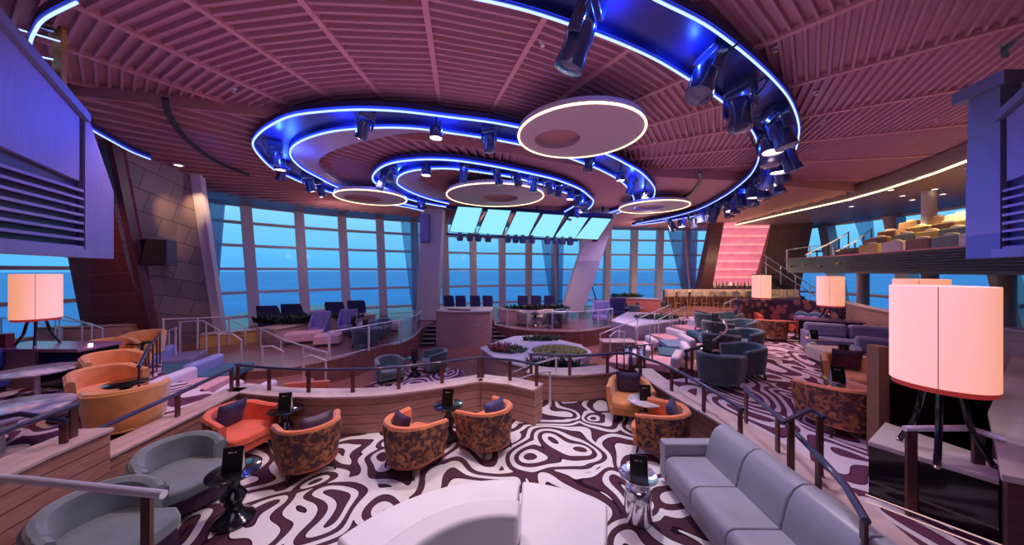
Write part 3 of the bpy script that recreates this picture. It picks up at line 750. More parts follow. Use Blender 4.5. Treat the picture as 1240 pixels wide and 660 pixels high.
# ================================================================== AV HOUSINGS
def housing(sx, name, label, sh):
    # sx = -1 left, 1 right; a hanging box with a louvred face and a slanted end fin
    t = thing(name, label, 'equipment housing', (sx * 6.2, 4.5, 3.1))
    org = Vector(t.location)
    def P(x, y, z): return Vector((x * sx, y, z)) - org
    n0, n1 = (5.5 + sh, 3.2), (6.22 + sh, 4.5); e = (6.32 + sh, 4.98)
    top0, top1 = 5.78, 5.22
    back = 1.1
    def off(p): return (p[0] + back, p[1] - .05)
    # carcass
    m = MB(); m.hexa([P(*n0, 3.2), P(*n1, 3.2), P(*off(n1), 3.2), P(*off(n0), 3.2)], [P(*n0, top0), P(*n1, top1), P(*off(n1), top1), P(*off(n0), top0)])
    mk('carcass', m, 'louvre', t)
    d = Vector((n1[0] - n0[0], n1[1] - n0[1])).normalized(); nn = Vector((-d.y, d.x)) * -1  # towards the room
    if (nn.x) > 0: nn = -nn
    def F(u, z, o=.0):
        x = lerp(n0[0], n1[0], u) + nn.x * o; y = lerp(n0[1], n1[1], u) + nn.y * o; return P(x, y, z)
    # upper face panel
    zt0, zt1 = 4.32, 4.22
    m = MB(); m.hexa([F(0, zt0, .0), F(.93, zt1, .0), F(.93, zt1, .06), F(0, zt0, .06)], [F(0, top0 - .12, 0), F(.93, top1 - .10, 0), F(.93, top1 - .10, .06), F(0, top0 - .12, .06)])
    mk('face_panel', m, 'boxface', t)
    m = MB(); m.hexa([F(-.1, top0 - .12 + .05, -.05), F(1.0, top1 - .12, -.05), F(1.0, top1 - .12, .12), F(-.1, top0 - .12 + .05, .12)], [F(-.1, top0 + .06, -.05), F(1.0, top1 + .0, -.05), F(1.0, top1 + .0, .12), F(-.1, top0 + .06, .12)])
    mk('top_rail', m, 'blue_box', t)
    m = MB()
    for k in range(8):
        z = 4.12 - k * .115
        m.hexa([F(0, z - .035, .02), F(.93, z - .035, .02), F(.93, z - .055, .10), F(0, z - .055, .10)], [F(0, z, .02), F(.93, z, .02), F(.93, z - .02, .10), F(0, z - .02, .10)])
    mk('louvres', m, 'boxface', t)
    m = MB(); m.hexa([F(-.05, 3.14, -.02), F(1.0, 3.14, -.02), F(1.0, 3.14, .14), F(-.05, 3.14, .14)], [F(-.05, 3.26, -.02), F(1.0, 3.26, -.02), F(1.0, 3.26, .14), F(-.05, 3.26, .14)])
    mk('bottom_rail', m, 'boxface', t)
    m = MB(); m.hexa([P(n1[0] - .1, n1[1], 3.14), P(*e, 3.14), P(e[0] + .12, e[1] + .02, 3.14), P(n1[0] + .12, n1[1] - .05, 3.14)],
                     [P(n1[0] - .1, n1[1], 4.25), P(*e, 4.20), P(e[0] + .12, e[1] + .02, 4.20), P(n1[0] + .12, n1[1] - .05, 4.25)])
    m.hexa([P(n1[0] - .1, n1[1], 4.25), P(*e, 4.20), P(e[0] + .12, e[1] + .02, 4.20), P(n1[0] + .12, n1[1] - .05, 4.25)],
           [P(n1[0] - .1, n1[1], 5.28), P(n1[0] - .02, n1[1] + .09, 5.20), P(n1[0] + .1, n1[1] + .09, 5.20), P(n1[0] + .12, n1[1] - .05, 5.28)] if sx < 0 else
           [P(n1[0] - .1, n1[1], 5.6), P(e[0] - .1, e[1] - .1, 5.6), P(e[0] + .12, e[1] + .02, 5.6), P(n1[0] + .12, n1[1] - .05, 5.6)])
    mk('end_fin', m, 'blue_box' if sx > 0 else 'boxface', t)
    if sx > 0:
        m = MB(); m.hexa([P(n1[0] - .2, n1[1] - .1, 5.6), P(e[0] - .15, e[1] + .05, 5.6), P(e[0] + .3, e[1] + .05, 5.6), P(n1[0] + .3, n1[1] - .1, 5.6)],
                         [P(n1[0] - .2, n1[1] - .1, 5.78), P(e[0] - .15, e[1] + .05, 5.78), P(e[0] + .3, e[1] + .05, 5.78), P(n1[0] + .3, n1[1] - .1, 5.78)])
        mk('cap', m, 'blue_box', t)
    return t
housing(-1, 'projector_housing', 'large violet louvred equipment housing hanging at the top left', 0)
housing(1, 'projector_housing', 'blue louvred equipment housing hanging at the right edge', .88)
# timber post with lamps and glass edge by the left housing
t = thing('lamp_post', 'gilded flat post with small spotlights above the left housing', 'light fitting', tuple(at(71, 80, 4.9)))
org = Vector(t.location); a = at(66, 116, 4.9); b = at(78, 24, 4.9)
mk('board', MB().box(a.x - org.x, b.x - org.x, -.03, .03, a.z - org.z - .3, b.z - org.z), 'timber', t)
mk('hanger', MB().tube([(0, 0, b.z - org.z), (0, 0, 6.7 - org.z)], .012, 6), 'steel', t)
for py in (36, 90):
    p = at(64, py, 4.84) - org; h = mk('lamp_head', MB().tube([p + Vector((-.14, -.1, .03)), p + Vector((.05, 0, 0))], .06, 12), 'chrome', t, smooth=True)
for k, (p0, p1) in enumerate((((0, 29), (72, 50)), ((36, 66), (64, 72)))):
    tag(mk('light_rod', MB().tube([at(*p0, 4.7), at(*p1, 4.8)], .012, 6), 'led'), ['thin glowing rod crossing above the left housing, longer one', 'thin glowing rod beside the gilded post, shorter lower one'][k], 'light rod')
t = tag(mk('glass_fin', MB().hexa([at(1212, 70, 5.2), at(1222, 70, 5.2), at(1222, 70, 5.3), at(1212, 70, 5.3)], [at(1207, -8, 5.2), at(1217, -8, 5.2), at(1217, -8, 5.3), at(1207, -8, 5.3)]), 'gglass'), 'green edged glass fin above the right housing', 'glass panel')
# wall speaker
t = thing('speaker', 'dark square loudspeaker bracketed on the stone clad wall', 'speaker', tuple(at(188, 306, 10.1)))
mk('cabinet', MB().box(-.42, .42, -.25, .25, -.42, .42), 'plum', t, bevel=.03); mk('bracket', MB().box(-.6, -.40, .0, .5, -.1, .1), 'blackm', t)
mk('grille', MB().box(-.38, .38, -.27, -.25, -.38, .38), 'blackm', t); t.rotation_euler = (0, 0, .35)
def face(dx, dy): return math.atan2(dy, dx) - PI / 2
# ================================================================== CHAIRS
def barrel_path(R=.42, arm=.30, flare=.05, n=28):
    pts = [(R + flare, arm), (R + flare * .6, arm * .6), (R + .01, arm * .25)]
    pts += [(R * math.cos(a), R * math.sin(a)) for a in [-PI * k / n for k in range(n + 1)]]
    pts += [(-R - .01, arm * .25), (-R - flare * .6, arm * .6), (-R - flare, arm)]
    return pts
def shell_loft(path, prof, hfun):
    # prof: (offset inward, height fraction); height over the plinth follows hfun(i)
    mb = MB(); m = len(path); k = len(prof)
    for i in range(m):
        a, b = path[max(i - 1, 0)], path[min(i + 1, m - 1)]
        t = Vector((b[0] - a[0], b[1] - a[1])).normalized(); nx, ny = t.y, -t.x
        nx, ny = -nx, -ny
        if (nx * path[i][0] + ny * (path[i][1] - .1)) > 0: nx, ny = -nx, -ny      # towards the middle
        h = hfun(i / (m - 1))
        for o, z, s in prof:
            mb.v.append(((path[i][0] + nx * o) * s, (path[i][1] + ny * o) * s, z if z < .3 else z * h))
    for i in range(m - 1):
        for q in range(k):
            l = (q + 1) % k; mb.f.append((i * k + q, (i + 1) * k + q, (i + 1) * k + l, i * k + l))
    mb.f.append(tuple(range(k))); mb.f.append(tuple((m - 1) * k + q for q in range(k - 1, -1, -1)))
    return mb
def barrel(outer, inner, pip, label, plinth=None):
    t = thing('tub_chair', label, 'armchair')
    P = barrel_path()
    hf = lambda u: 1.0 - .10 * abs(2 * u - 1) ** 3
    mk('outer_shell', shell_loft(P, [(.0, .15, .86), (0, .40, .95), (0, .71, 1.0), (.025, .72, 1.0), (.03, .15, .86)], hf), outer, t, smooth=True)
    mk('upholstery', shell_loft(P, [(.022, .20, .90), (.012, .715, 1.0), (.03, .745, 1.0), (.07, .75, 1.0), (.105, .72, 1.0), (.115, .30, .94)], hf), inner, t, smooth=True)
    pa = [(x * .80, y * .80) for x, y in P] + [(-.36, .36), (.36, .36)]
    mk('seat_base', MB().prism(pa, .15, .30), plinth or inner, t, bevel=.015)
    pb = [(x * .76, y * .74) for x, y in P] + [(-.33, .40), (-.20, .43), (0, .44), (.20, .43), (.33, .40)]
    mk('seat_cushion', MB().prism(pb, .28, .43), inner, t, bevel=.05, seg=4)
    mk('piping', MB().tube([(x * .865, y * .865, .155) for x, y in P], .014, 6), pip, t, smooth=True)
    for sx, sy in ((-.27, -.22), (.27, -.22), (-.28, .28), (.28, .28)):
        mk('leg', MB().tube([(sx, sy, .16), (sx * 1.12, sy * 1.12, 0)], .028, 8, r1=.016), 'legwood', t)
    return t
def lounge(outer, inner, label):
    # low tub chair with a wide round seat that pushes out at the front
    t = thing('tub_chair', label, 'armchair'); P = barrel_path(.44, .10, .0)
    hf = lambda u: 1.0 - .16 * abs(2 * u - 1) ** 3
    mk('outer_shell', shell_loft(P, [(.0, .08, .90), (0, .40, .98), (-.01, .68, 1.0), (.03, .71, 1.0), (.04, .08, .90)], hf), outer, t, smooth=True)
    mk('upholstery', shell_loft(P, [(.03, .20, .92), (.012, .69, 1.0), (.035, .745, 1.0), (.08, .755, 1.0), (.125, .72, 1.0), (.13, .30, .94)], hf), inner, t, smooth=True)
    pa = [(x * .82, y * .82) for x, y in P] + [(-.34, .42), (.34, .42)]
    mk('seat_base', MB().prism(pa, .05, .30), 'plum' if outer == 'greyshell' else outer, t, bevel=.015)
    pb = [(x * .76, y * .74) for x, y in P] + [(-.40, .30), (-.34, .46), (-.15, .52), (.15, .52), (.34, .46), (.40, .30)]
    mk('seat_cushion', MB().prism(pb, .28, .43), inner, t, bevel=.06, seg=4)
    for sx, sy in ((-.27, -.22), (.27, -.22), (-.28, .30), (.28, .30)):
        mk('leg', MB().box(sx - .025, sx + .025, sy - .025, sy + .025, 0, .08), 'legwood', t)
    return t
def wing(mat, label):
    t = thing('wing_chair', label, 'wing chair')
    mk('seat', MB().box(-.34, .34, -.28, .36, .22, .46), mat, t, bevel=.05, seg=3)
    b = MB(); b.hexa([(-.30, -.34, .20), (.30, -.34, .20), (.32, -.20, .20), (-.32, -.20, .20)], [(-.42, -.40, 1.18), (.42, -.40, 1.18), (.44, -.27, 1.14), (-.44, -.27, 1.14)])
    mk('backrest', b, mat, t, bevel=.04, seg=3)
    for s in (-1, 1):
        w = MB(); x0, x1 = (.29 * s, .37 * s); w.hexa([(min(x0, x1), -.30, .2), (max(x0, x1), -.30, .2), (max(x0, x1), .26, .2), (min(x0, x1), .26, .2)],
                                                      [(min(x0, x1) + .08 * s, -.34, 1.10), (max(x0, x1) + .1 * s, -.34, 1.10), (max(x0, x1) + .02 * s, .20, .60), (min(x0, x1), .20, .60)])
        mk('wing', w, mat, t, bevel=.025)
    for sx in (-1, 1):
        for sy in (-1, 1): mk('leg', MB().tube([(sx * .26, sy * .24, .23), (sx * .30, sy * .28, 0)], .025, 8, r1=.014), 'legwood', t)
    return t
def round_pedestal(label, top='black', foot='black', h=.60, r=.26):
    t = thing('side_table', label, 'side table')
    mk('tabletop', MB().lathe([(.02, h - .03), (r - .01, h - .03), (r, h - .02), (r, h - .005), (r - .01, h), (.01, h)], n=32), top, t, smooth=True)
    mk('pedestal', MB().lathe([(.20, 0), (.205, .03), (.17, .07), (.09, .13), (.075, .19), (.11, .25), (.125, .30), (.10, .35), (.06, .40), (.055, .47), (.10, .54), (.14, h - .03)], n=24), foot, t, smooth=True)
    return t
def drum_table(label, h=.52, r=.22):
    t = thing('side_table', label, 'side table')
    mk('tray_top', MB().lathe([(.03, h - .05), (r * .72, h - .05), (r, h), (r, h + .012), (r * .93, h + .01), (r * .70, h - .03), (.01, h - .03)], n=36), 'chrome', t, smooth=True)
    mk('drum', MB().lathe([(.15, 0), (.165, .02), (.155, .12), (.15, .25), (.145, .36), (.12, .39), (.075, .41), (.07, .43), (.10, .46), (.13, h - .05)], n=14), 'chrome', t, smooth=True)
    return t
def menu(label, s=1.):
    t = thing('menu_card', label, 'menu card')
    w, h, d = .085 * s, .24 * s, .05 * s
    mk('front_panel', MB().hexa([(-w, -d, 0), (w, -d, 0), (w, -d + .004, 0), (-w, -d + .004, 0)], [(-w, -.004, h), (w, -.004, h), (w, 0, h), (-w, 0, h)]), 'menu', t)
    mk('back_panel', MB().hexa([(-w, d - .004, 0), (w, d - .004, 0), (w, d, 0), (-w, d, 0)], [(-w, 0, h), (w, 0, h), (w, .004, h), (-w, .004, h)]), 'menu', t)
    m = MB()
    yy = lambda z: -d + (d - .004) * z / h - .0012
    for k, (a, b) in enumerate(((-.45, -.33), (-.30, -.26), (-.23, -.15), (-.12, -.02), (.16, .20), (.24, .34))):
        z0, z1 = h * .76, h * (.80 if k % 2 else .82)
        m.hexa([(a * w, yy(z0) - .001, z0), (b * w, yy(z0) - .001, z0), (b * w, yy(z0) + .001, z0), (a * w, yy(z0) + .001, z0)], [(a * w, yy(z1) - .001, z1), (b * w, yy(z1) - .001, z1), (b * w, yy(z1) + .001, z1), (a * w, yy(z1) + .001, z1)])
    mk('lettering', m, 'paper', t)
    mk('lining', MB().hexa([(-w * .96, -d + .006, 0.003), (w * .96, -d + .006, .003), (w * .96, d - .006, .003), (-w * .96, d - .006, .003)], [(-w * .96, -.004, h * .9), (w * .96, -.004, h * .9), (w * .96, .004, h * .9), (-w * .96, .004, h * .9)]), 'paper', t)
    return t
def pillow(label, mat, w=.42):
    t = tag(mk('pillow', MB().ball((0, 0, 0), 1, 1, 1, 4, 4), mat), label, 'pillow')
    # square cushion: superellipse grid
    n = 12; vs = []; fs = []
    for s in (1, -1):
        for i in range(n + 1):
            for j in range(n + 1):
                u, v = 2 * i / n - 1, 2 * j / n - 1
                puff = .07 * (max(0, (1 - u ** 4) * (1 - v ** 4))) ** .6
                k = 1 - .06 * (1 - abs(u * v))
                vs.append((u * w / 2 * (k + .03), s * puff, v * w / 2 * (k + .03)))
    m = (n + 1) ** 2
    for s in range(2):
        for i in range(n):
            for j in range(n):
                a = s * m + i * (n + 1) + j; q = (a, a + 1, a + n + 2, a + n + 1); fs.append(q if s else q[::-1])
    me = bpy.data.meshes.new('pillow'); me.from_pydata(vs, [], fs); me.materials.append(M[mat])
    me.polygons.foreach_set('use_smooth', [True] * len(me.polygons)); o = t; o.data = me
    return o
USED = {}
def put(key, make, x, y, z, rz, label, group=None, scale=None):
    if key not in USED:
        o = make(); USED[key] = o; CH[o.name] = kids(o)
        for k in CH[o.name]: CH[k.name] = kids(k)
        o.location = (x, y, z); o.rotation_euler = (0, 0, rz); o['label'] = label
        if group: o['group'] = group
        if scale: o.scale = scale
    else: o = copy_tree(USED[key], loc=(x, y, z), rz=rz, label=label, group=group, scale=scale)
    if scale is None: o.scale = (1, 1, 1)
    if group is None and 'group' in o: del o['group']
    return o
K = {
 'mot': lambda: barrel('mottle', 'orange', 'piping', 'x'),
 'motred': lambda: barrel('mottle', 'redorange', 'piping', 'x'),
 'motamb': lambda: barrel('mottle', 'amber', 'piping', 'x'),
 'amb': lambda: barrel('amber', 'amber', 'amber', 'x'),
 'teal': lambda: barrel('greyshell', 'tealv', 'greyshell', 'x'),
 'crm': lambda: barrel('crm', 'crm', 'crm', 'x'),
 'slate': lambda: lounge('greyshell', 'greyv', 'x'),
 'wing': lambda: wing('winged', 'x'), 'wingl': lambda: wing('lav', 'x'),
 'ped': lambda: round_pedestal('x'), 'pedm': lambda: round_pedestal('x', 'marble', 'black', .60, .30), 'drum': lambda: drum_table('x'), 'menu': lambda: menu('x'),
 'pil': lambda: pillow('x', 'navy'), 'pilp': lambda: pillow('x', 'plum'),
}
def P(key, x, y, z, rz, label, group=None, scale=None): return put(key, K[key], x, y, z, rz, label, group, scale)
def cushion(chair, key, lx, lz_, label, tilt=-.30, yaw=0., s=1.):
    # leans on the inside of the backrest of a chair facing rz
    rz = chair.rotation_euler.z; c, s_ = math.cos(rz), math.sin(rz); ly = -.17
    o = P(key, chair.location.x + c * lx - s_ * ly, chair.location.y + s_ * lx + c * ly, chair.location.z + lz_, 0, label)
    o.rotation_euler = (tilt, 0, rz + yaw); o.scale = (s, s, s)
    return o

# pit chairs
G1 = 'mottled tub chairs in the pit'
c1 = P('motred', -4.42, 5.05, 0, face(.95, -.25), 'mottled tub chair with coral lining by the left wall, dark blue pillow on it', G1)
c2 = P('mot', -3.02, 4.68, 0, face(-.62, .78), 'mottled tub chair with its back to us, beside the coral lined chair', G1)
c3 = P('mot', -1.52, 4.78, 0, face(.50, .86), 'mottled tub chair standing left of the black table at the curved wall', G1)
c4 = P('mot', -.40, 5.22, 0, face(-.72, .70), 'mottled tub chair standing right of the black table at the curved wall', G1)
c5 = P('motamb', 2.38, 6.35, 0, face(-.30, -.95), 'amber tub chair facing us, square navy pillow on its backrest', G1)
c6 = P('mot', 2.46, 5.15, 0, face(-.80, .60), 'mottled tub chair behind the far end of the grey leather sofa', G1)
cushion(c1, 'pil', -.02, .62, 'dark blue pillow on the coral lined tub chair')
cushion(c2, 'pilp', .08, .62, 'plum pillow on the tub chair beside the coral lined one', yaw=.2)
cushion(c3, 'pilp', -.08, .60, 'plum pillow on the chair left of the wall side black table', yaw=-.2)
cushion(c4, 'pil', .02, .62, 'blue pillow on the chair right of the wall side black table')
cushion(c5, 'pil', .02, .64, 'square navy pillow on the amber tub chair facing us', s=1.12)
cushion(c6, 'pil', .0, .64, 'blue pillow on the tub chair behind the grey sofa')
G2 = 'slate tub chairs'
P('slate', -4.20, 3.98, 0, face(.93, -.36), 'slate velvet tub chair in front of the coral lined chair', G2)
P('slate', -3.98, 3.05, 0, face(.97, -.22), 'slate velvet tub chair at the bottom left corner, half out of the frame', G2)
def tbl(key, x, y, z, label, mlabel=None, rz=0., group=None, dx=0., dy=0., h=.60):
    t = P(key, x, y, z, 0, label, group)
    if mlabel: P('menu', x + dx, y + dy, z + h, rz, mlabel, None, (1.15, 1.15, 1.15))
    return t
tbl('ped', -3.28, 3.70, 0, 'black hourglass side table between the two slate tub chairs', 'black menu card on the table between the slate chairs', .35)
tbl('ped', -3.86, 5.35, 0, 'black hourglass side table against the wall by the coral lined chair', 'black menu card on the table by the coral lined chair', .2)
tbl('ped', -1.12, 5.52, 0, 'black hourglass side table at the middle of the curved wall', 'black menu card on the table at the curved wall', -.1)
tbl('pedm', 2.42, 5.72, 0, 'black side table with grey top between the two right pit chairs', 'black menu card on the grey topped table by the amber chair', -.2)
tbl('drum', 1.5, 3.74, 0, 'hammered silver drum table beside the grey leather sofa', 'black menu card with pale lining on the nearest silver table', -.25, h=.49, dy=-.02)

# white round banquette
t = thing('banquette', 'white leather curved banquette with low arc back, front centre', 'sofa', (-.1, 1.95, 0))
def arc(r, a0, a1, n=28): return [(r * math.cos(math.radians(lerp(a0, a1, k / n))), r * math.sin(math.radians(lerp(a0, a1, k / n)))) for k in range(n + 1)]
def sector(r0, r1, a0, a1): return arc(r1, a0, a1) + arc(r0, a1, a0)
mk('seat', MB().prism(sector(.9, 1.86, 84, 147), .10, .43), 'leather', t, bevel=.05, seg=4)
mk('seat', MB().prism(sector(.9, 1.80, 148, 215), .10, .43), 'leather', t, bevel=.05, seg=4)
mk('backrest', MB().prism(sector(.88, 1.12, 80, 190), .43, .74), 'leather', t, bevel=.05, seg=4)
mk('plinth', MB().prism(sector(1.0, 1.72, 86, 213), 0, .10), 'blackm', t)
t = thing('ottoman', 'white leather wedge ottoman right of the white curved banquette', 'ottoman', (-.1, 1.95, 0))
mk('cushion', MB().prism([(.12, .4), (.75, .5), (.99, 1.0)] + arc(1.84, 52, 83), .10, .43), 'leather', t, bevel=.05, seg=4)
mk('plinth', MB().prism([(.2, .5), (.7, .6), (.9, 1.0)] + arc(1.7, 56, 80), 0, .10), 'blackm', t)
# grey sofa
t = thing('sofa', 'long grey leather sofa against the right wall of the pit', 'sofa', (2.1, 0, 0))
SX = [2.10 - 2.1, 3.04 - 2.1]
for k, (y0, y1) in enumerate(((3.65, 4.25), (3.05, 3.65), (2.45, 3.05), (1.80, 2.45))):
    ya, yb = y0 + .003, y1 - .003
    mk('seat_cushion', MB().sweep([(0, ya), (0, yb)], [(.03, .22), (.03, .37), (0, .42), (-.06, .445), (-.62, .44), (-.62, .22)]), 'gleather', t, bevel=.02, seg=3)
    mk('back_cushion', MB().sweep([(0, ya), (0, yb)], [(-.50, .42), (-.54, .60), (-.585, .74), (-.64, .83), (-.72, .88), (-.80, .88), (-.87, .83), (-.90, .74), (-.90, .42)]), 'gleather', t, bevel=.02, seg=3)
mk('armrest', MB().box(-.02, .74, 4.26, 4.43, .08, .60), 'gleather', t, bevel=.03, seg=3)
mk('frame', MB().box(.0, .93, 1.75, 4.41, .06, .22), 'gleather', t, bevel=.02)
mk('back_panel', MB().box(.86, .95, 1.75, 4.40, .20, .80), 'gleather', t, bevel=.02)
for y in (1.95, 4.1):
    for x in (.1, .85): mk('leg', MB().box(x - .03, x + .03, y - .03, y + .03, 0, .06), 'blackm', t)

# ================================================================== LOW WALLS
def low_wall(name, path, z0, z1, w=.16, body='wood', cap='woodcap', cw=.05):
    o = struct(name, MB().sweep(path, [(-w, z0), (w, z0), (w, z1 - .045), (-w, z1 - .045)]), body)
    mk('wall_cap', MB().sweep(path, [(-w - cw, z1 - .045), (w + cw, z1 - .045), (w + cw, z1), (-w - cw, z1)]), cap, o, bevel=.01)
    return o
def sp2(pts, n=6): return [(p.x, p.y) for p in smoothpath([Vector((x, y, 0)) for x, y in pts], n)]
ZW = .70
front = sp2([gp(286, 468, ZW), gp(330, 473, ZW), gp(372, 475, ZW), gp(424, 475, ZW), gp(470, 472.5, ZW), gp(533, 464.5, ZW), gp(582, 457, ZW)], 5)
low_wall('wall_pit_front', front, -.5, ZW)
low_wall('wall_pit_front_end', [gp(582, 457, ZW), gp(620, 461, ZW), gp(652, 468, ZW)], -.5, ZW)
low_wall('wall_pit_left', [gp(288, 469, ZW), (-5.18, 5.0), (-5.08, 3.72)], 0, ZW, .15)
low_wall('wall_pit_left_high', [(-5.02, 3.78), (-4.96, 3.2), (-4.80, 2.5), (-4.6, 1.2)], 0, 1.06, .16)
wr = sp2([gp(779, 446, ZW), (3.02, 6.3), (3.16, 5.35), (3.32, 4.45), (3.36, 3.7), (3.24, 3.0), (3.05, 2.2), (2.9, 1.4)], 6)
low_wall('wall_pit_right', wr, -.2, ZW, .15)
low_wall('wall_planter_front', sp2([gp(641, 446, .62), gp(669, 449, .62), gp(700, 449, .62), gp(742, 445, .62)]), -.5, .62, .22)
# lounge platforms by the windows
edgeL = sp2([gp(200, 452, .2), gp(260, 452, .2), gp(340, 447, .2), gp(397, 437, .2), gp(428, 430, .2), gp(458, 422, .2), gp(487, 415, .2), gp(503, 407, .2), gp(510, 399, .2)], 5)
struct('floor_lounge_left', MB().prism(edgeL + [(-4.2, 21.5), (-9.4, 19.2), (-15.4, 14.6), (-13.2, 10.6)], -.5, .2), 'floorwood')
edgeR = sp2([gp(598, 393, .2), gp(620, 398, .2), gp(650, 401, .2), gp(690, 402, .2), gp(720, 400, .2), gp(742, 396, .2)], 5)
struct('floor_lounge_centre', MB().prism(edgeR + [(8.5, 19.5), (8.5, 24.2), (-1.4, 22.8)], -.5, .2), 'floorwood')
struct('floor_rear', MB().prism([(-9, 20.0), (-4.2, 17.5), (-1, 17.5), (9, 18.5), (16.6, 20), (16.6, 26), (4, 24.8), (-5, 22.2)], -.5, .18), 'darkwood')
struct('floor_bar', MB().prism([(8.4, 16.6), (11, 17.2), (20, 18), (21.4, 24.5), (17, 26), (9.2, 25.2)], -.5, .58), 'floorwood')
low_wall('wall_planter_left', [gp(322, 398, .75), gp(360, 391, .75), gp(400, 385, .75), gp(449, 379.5, .75)], .2, .75, .45, 'palewood', 'palewood')
low_wall('wall_lounge_left', [gp(243, 404, .7), gp(300, 399, .7), gp(322, 397.5, .7)], 0, .7, .12, 'timber', 'woodcap')
low_wall('wall_planter_centre', [gp(607, 374.5, .7), gp(640, 375, .7), gp(685, 377, .7)], .2, .7, .4, 'palewood', 'palewood')
low_wall('wall_left_back', [gp(52, 395, 1.15), gp(120, 394, 1.15), gp(176, 391, 1.15)], .5, 1.15, .12, 'palewood', 'woodcap')
# dark walled strip between left walkway and benches
# bar kiosk in the centre
t = thing('bar_kiosk', 'wood clad curved bar counter at the centre, between two short stairs', 'bar counter', (-2.25, 15.0, 0))
kp = [(-1.25, 1.0)] + [(-1.25 + 2.5 * k / 10, -.55 - .35 * math.sin(PI * k / 10)) for k in range(11)] + [(1.25, 1.0)]
mk('body', MB().prism(kp, -.5, 1.06), 'palewood', t)
mk('counter_top', MB().prism([(x * 1.04, y * 1.04) for x, y in kp], 1.06, 1.12), 'woodcap', t, bevel=.01)
for k in range(10):
    tag(mk('bowl', MB().lathe([(.03, 0), (.05, .01), (.09, .06), (.085, .06), (.04, .02), (.01, .02)], (0, 0, 0), 12), 'bottle1'), 'small amber dish on the central bar counter, %s from the left' % ORD[k], 'dish').location = (-2.95 + k * .075 * 2.4 * .6, 14.7 - .03 * k, 1.12)
# steps either side
for k in range(5):
    struct('trim_step_%d' % k, MB().box(-4.35, -3.55, 14.4 + k * .32, 14.8 + k * .32, -.5, -.5 + (k + 1) * .14), 'blackm')
    mk('nosing', MB().box(-4.35, -3.55, 14.38 + k * .32, 14.42 + k * .32, -.53 + (k + 1) * .14, -.495 + (k + 1) * .14), 'steel', C.objects['trim_step_%d' % k])
    struct('trim_step_%d' % (k + 10), MB().box(-.95, -.3, 15.0 + k * .32, 15.4 + k * .32, -.5, -.5 + (k + 1) * .14), 'blackm')
    mk('nosing', MB().box(-.95, -.3, 14.98 + k * .32, 15.02 + k * .32, -.53 + (k + 1) * .14, -.495 + (k + 1) * .14), 'steel', C.objects['trim_step_%d' % (k + 10)])

# ================================================================== COLUMNS
def lean_col(name, b, tp, w, d, mat='white'):
    m = MB(); hx = lambda p: [(p.x - w / 2, p.y - d / 2, p.z), (p.x + w / 2, p.y - d / 2, p.z), (p.x + w / 2, p.y + d / 2, p.z), (p.x - w / 2, p.y + d / 2, p.z)]
    m.hexa(hx(b), hx(tp)); return struct(name, m, mat, bevel=.02)
lean_col('column_left', at(518, 387, 17.6), at(525, 254, 17.2), 1.15, .7)
lean_col('column_right', at(692, 376, 18.6), at(734, 250, 17.2), 1.25, .8)
m = MB(); a, b = at(700, 352, 18.1), at(722, 288, 17.3)
o = struct('trim_column_slot', MB().hexa([a + Vector((-.2, -.1, 0)), a + Vector((.1, -.1, 0)), a + Vector((.1, .1, 0)), a + Vector((-.2, .1, 0))],
                                         [b + Vector((-.2, -.1, 0)), b + Vector((.1, -.1, 0)), b + Vector((.1, .1, 0)), b + Vector((-.2, .1, 0))]), 'blackm')
tag(mk('line_speaker', MB().box(*sorted((at(509, 0, 16.6).x, at(519.5, 0, 16.6).x)), 16.5, 16.9, at(0, 293, 16.6).z, at(0, 259, 16.6).z), 'lav', bevel=.02), 'tall violet speaker panel hanging left of the left slanted column', 'speaker')
for px, y, r in ((1125, 12.2, .20),):
    x = (px - 620) / FL * y
    struct('column_balcony', MB().lathe([(r, 2.9), (r, 6.5)], (x, y, 0), 24), 'white', smooth=True)
for k, (px, y, r) in enumerate(((1045, 15.2, .22), (1217, 10.4, .22), (1126, 13.3, .24))):
    x = (px - 620) / FL * y
    struct('column_lower_%d' % k, MB().lathe([(r, .45), (r, 2.95)], (x, y, 0), 24), 'white', smooth=True)

# ================================================================== SCREENS
t = thing('screen_truss', 'dark blue truss carrying the row of screens', 'truss', (0, 16.5, 0)); org = Vector(t.location)
tr = MB()
for (x0, y0, x1, y1, Y) in ((534, 249, 742, 262, 16.3), (540, 283, 700, 291, 17.0)):
    a, b = at(x0, y0, Y) - org, at(x1, y1, Y) - org; h = .12 if y0 < 260 else .05
    tr.hexa([a + Vector((0, 0, -h)), b + Vector((0, 0, -h)), b + Vector((0, .3, -h)), a + Vector((0, .3, -h))], [a + Vector((0, 0, h)), b + Vector((0, 0, h)), b + Vector((0, .3, h)), a + Vector((0, .3, h))])
mk('beam', tr, 'channel', t)
m = MB()
for px in (560, 650, 730): m.tube([at(px, 256, 16.4) - org, Vector((at(px, 256, 16.4).x - org.x, 0, 6.7))], .05, 6)
mk('hanger', m, 'blackm', t)
SC = [((554.5, 250.4), (584, 252.4), (574, 282.3), (544.4, 280.4)), ((591.3, 253.7), (618.6, 255.4), (607.7, 284.5), (579, 282.3)), ((626, 256.4), (653.2, 258.3), (639.6, 285.9), (612.3, 284.5)),
      ((658.1, 259.4), (683.2, 261), (669.6, 287.2), (641.8, 285.9)), ((689.5, 262.7), (712, 264), (696.3, 288.6), (671.8, 287.2)), ((716.7, 264), (740, 265.4), (723.6, 290), (697, 288.6))]
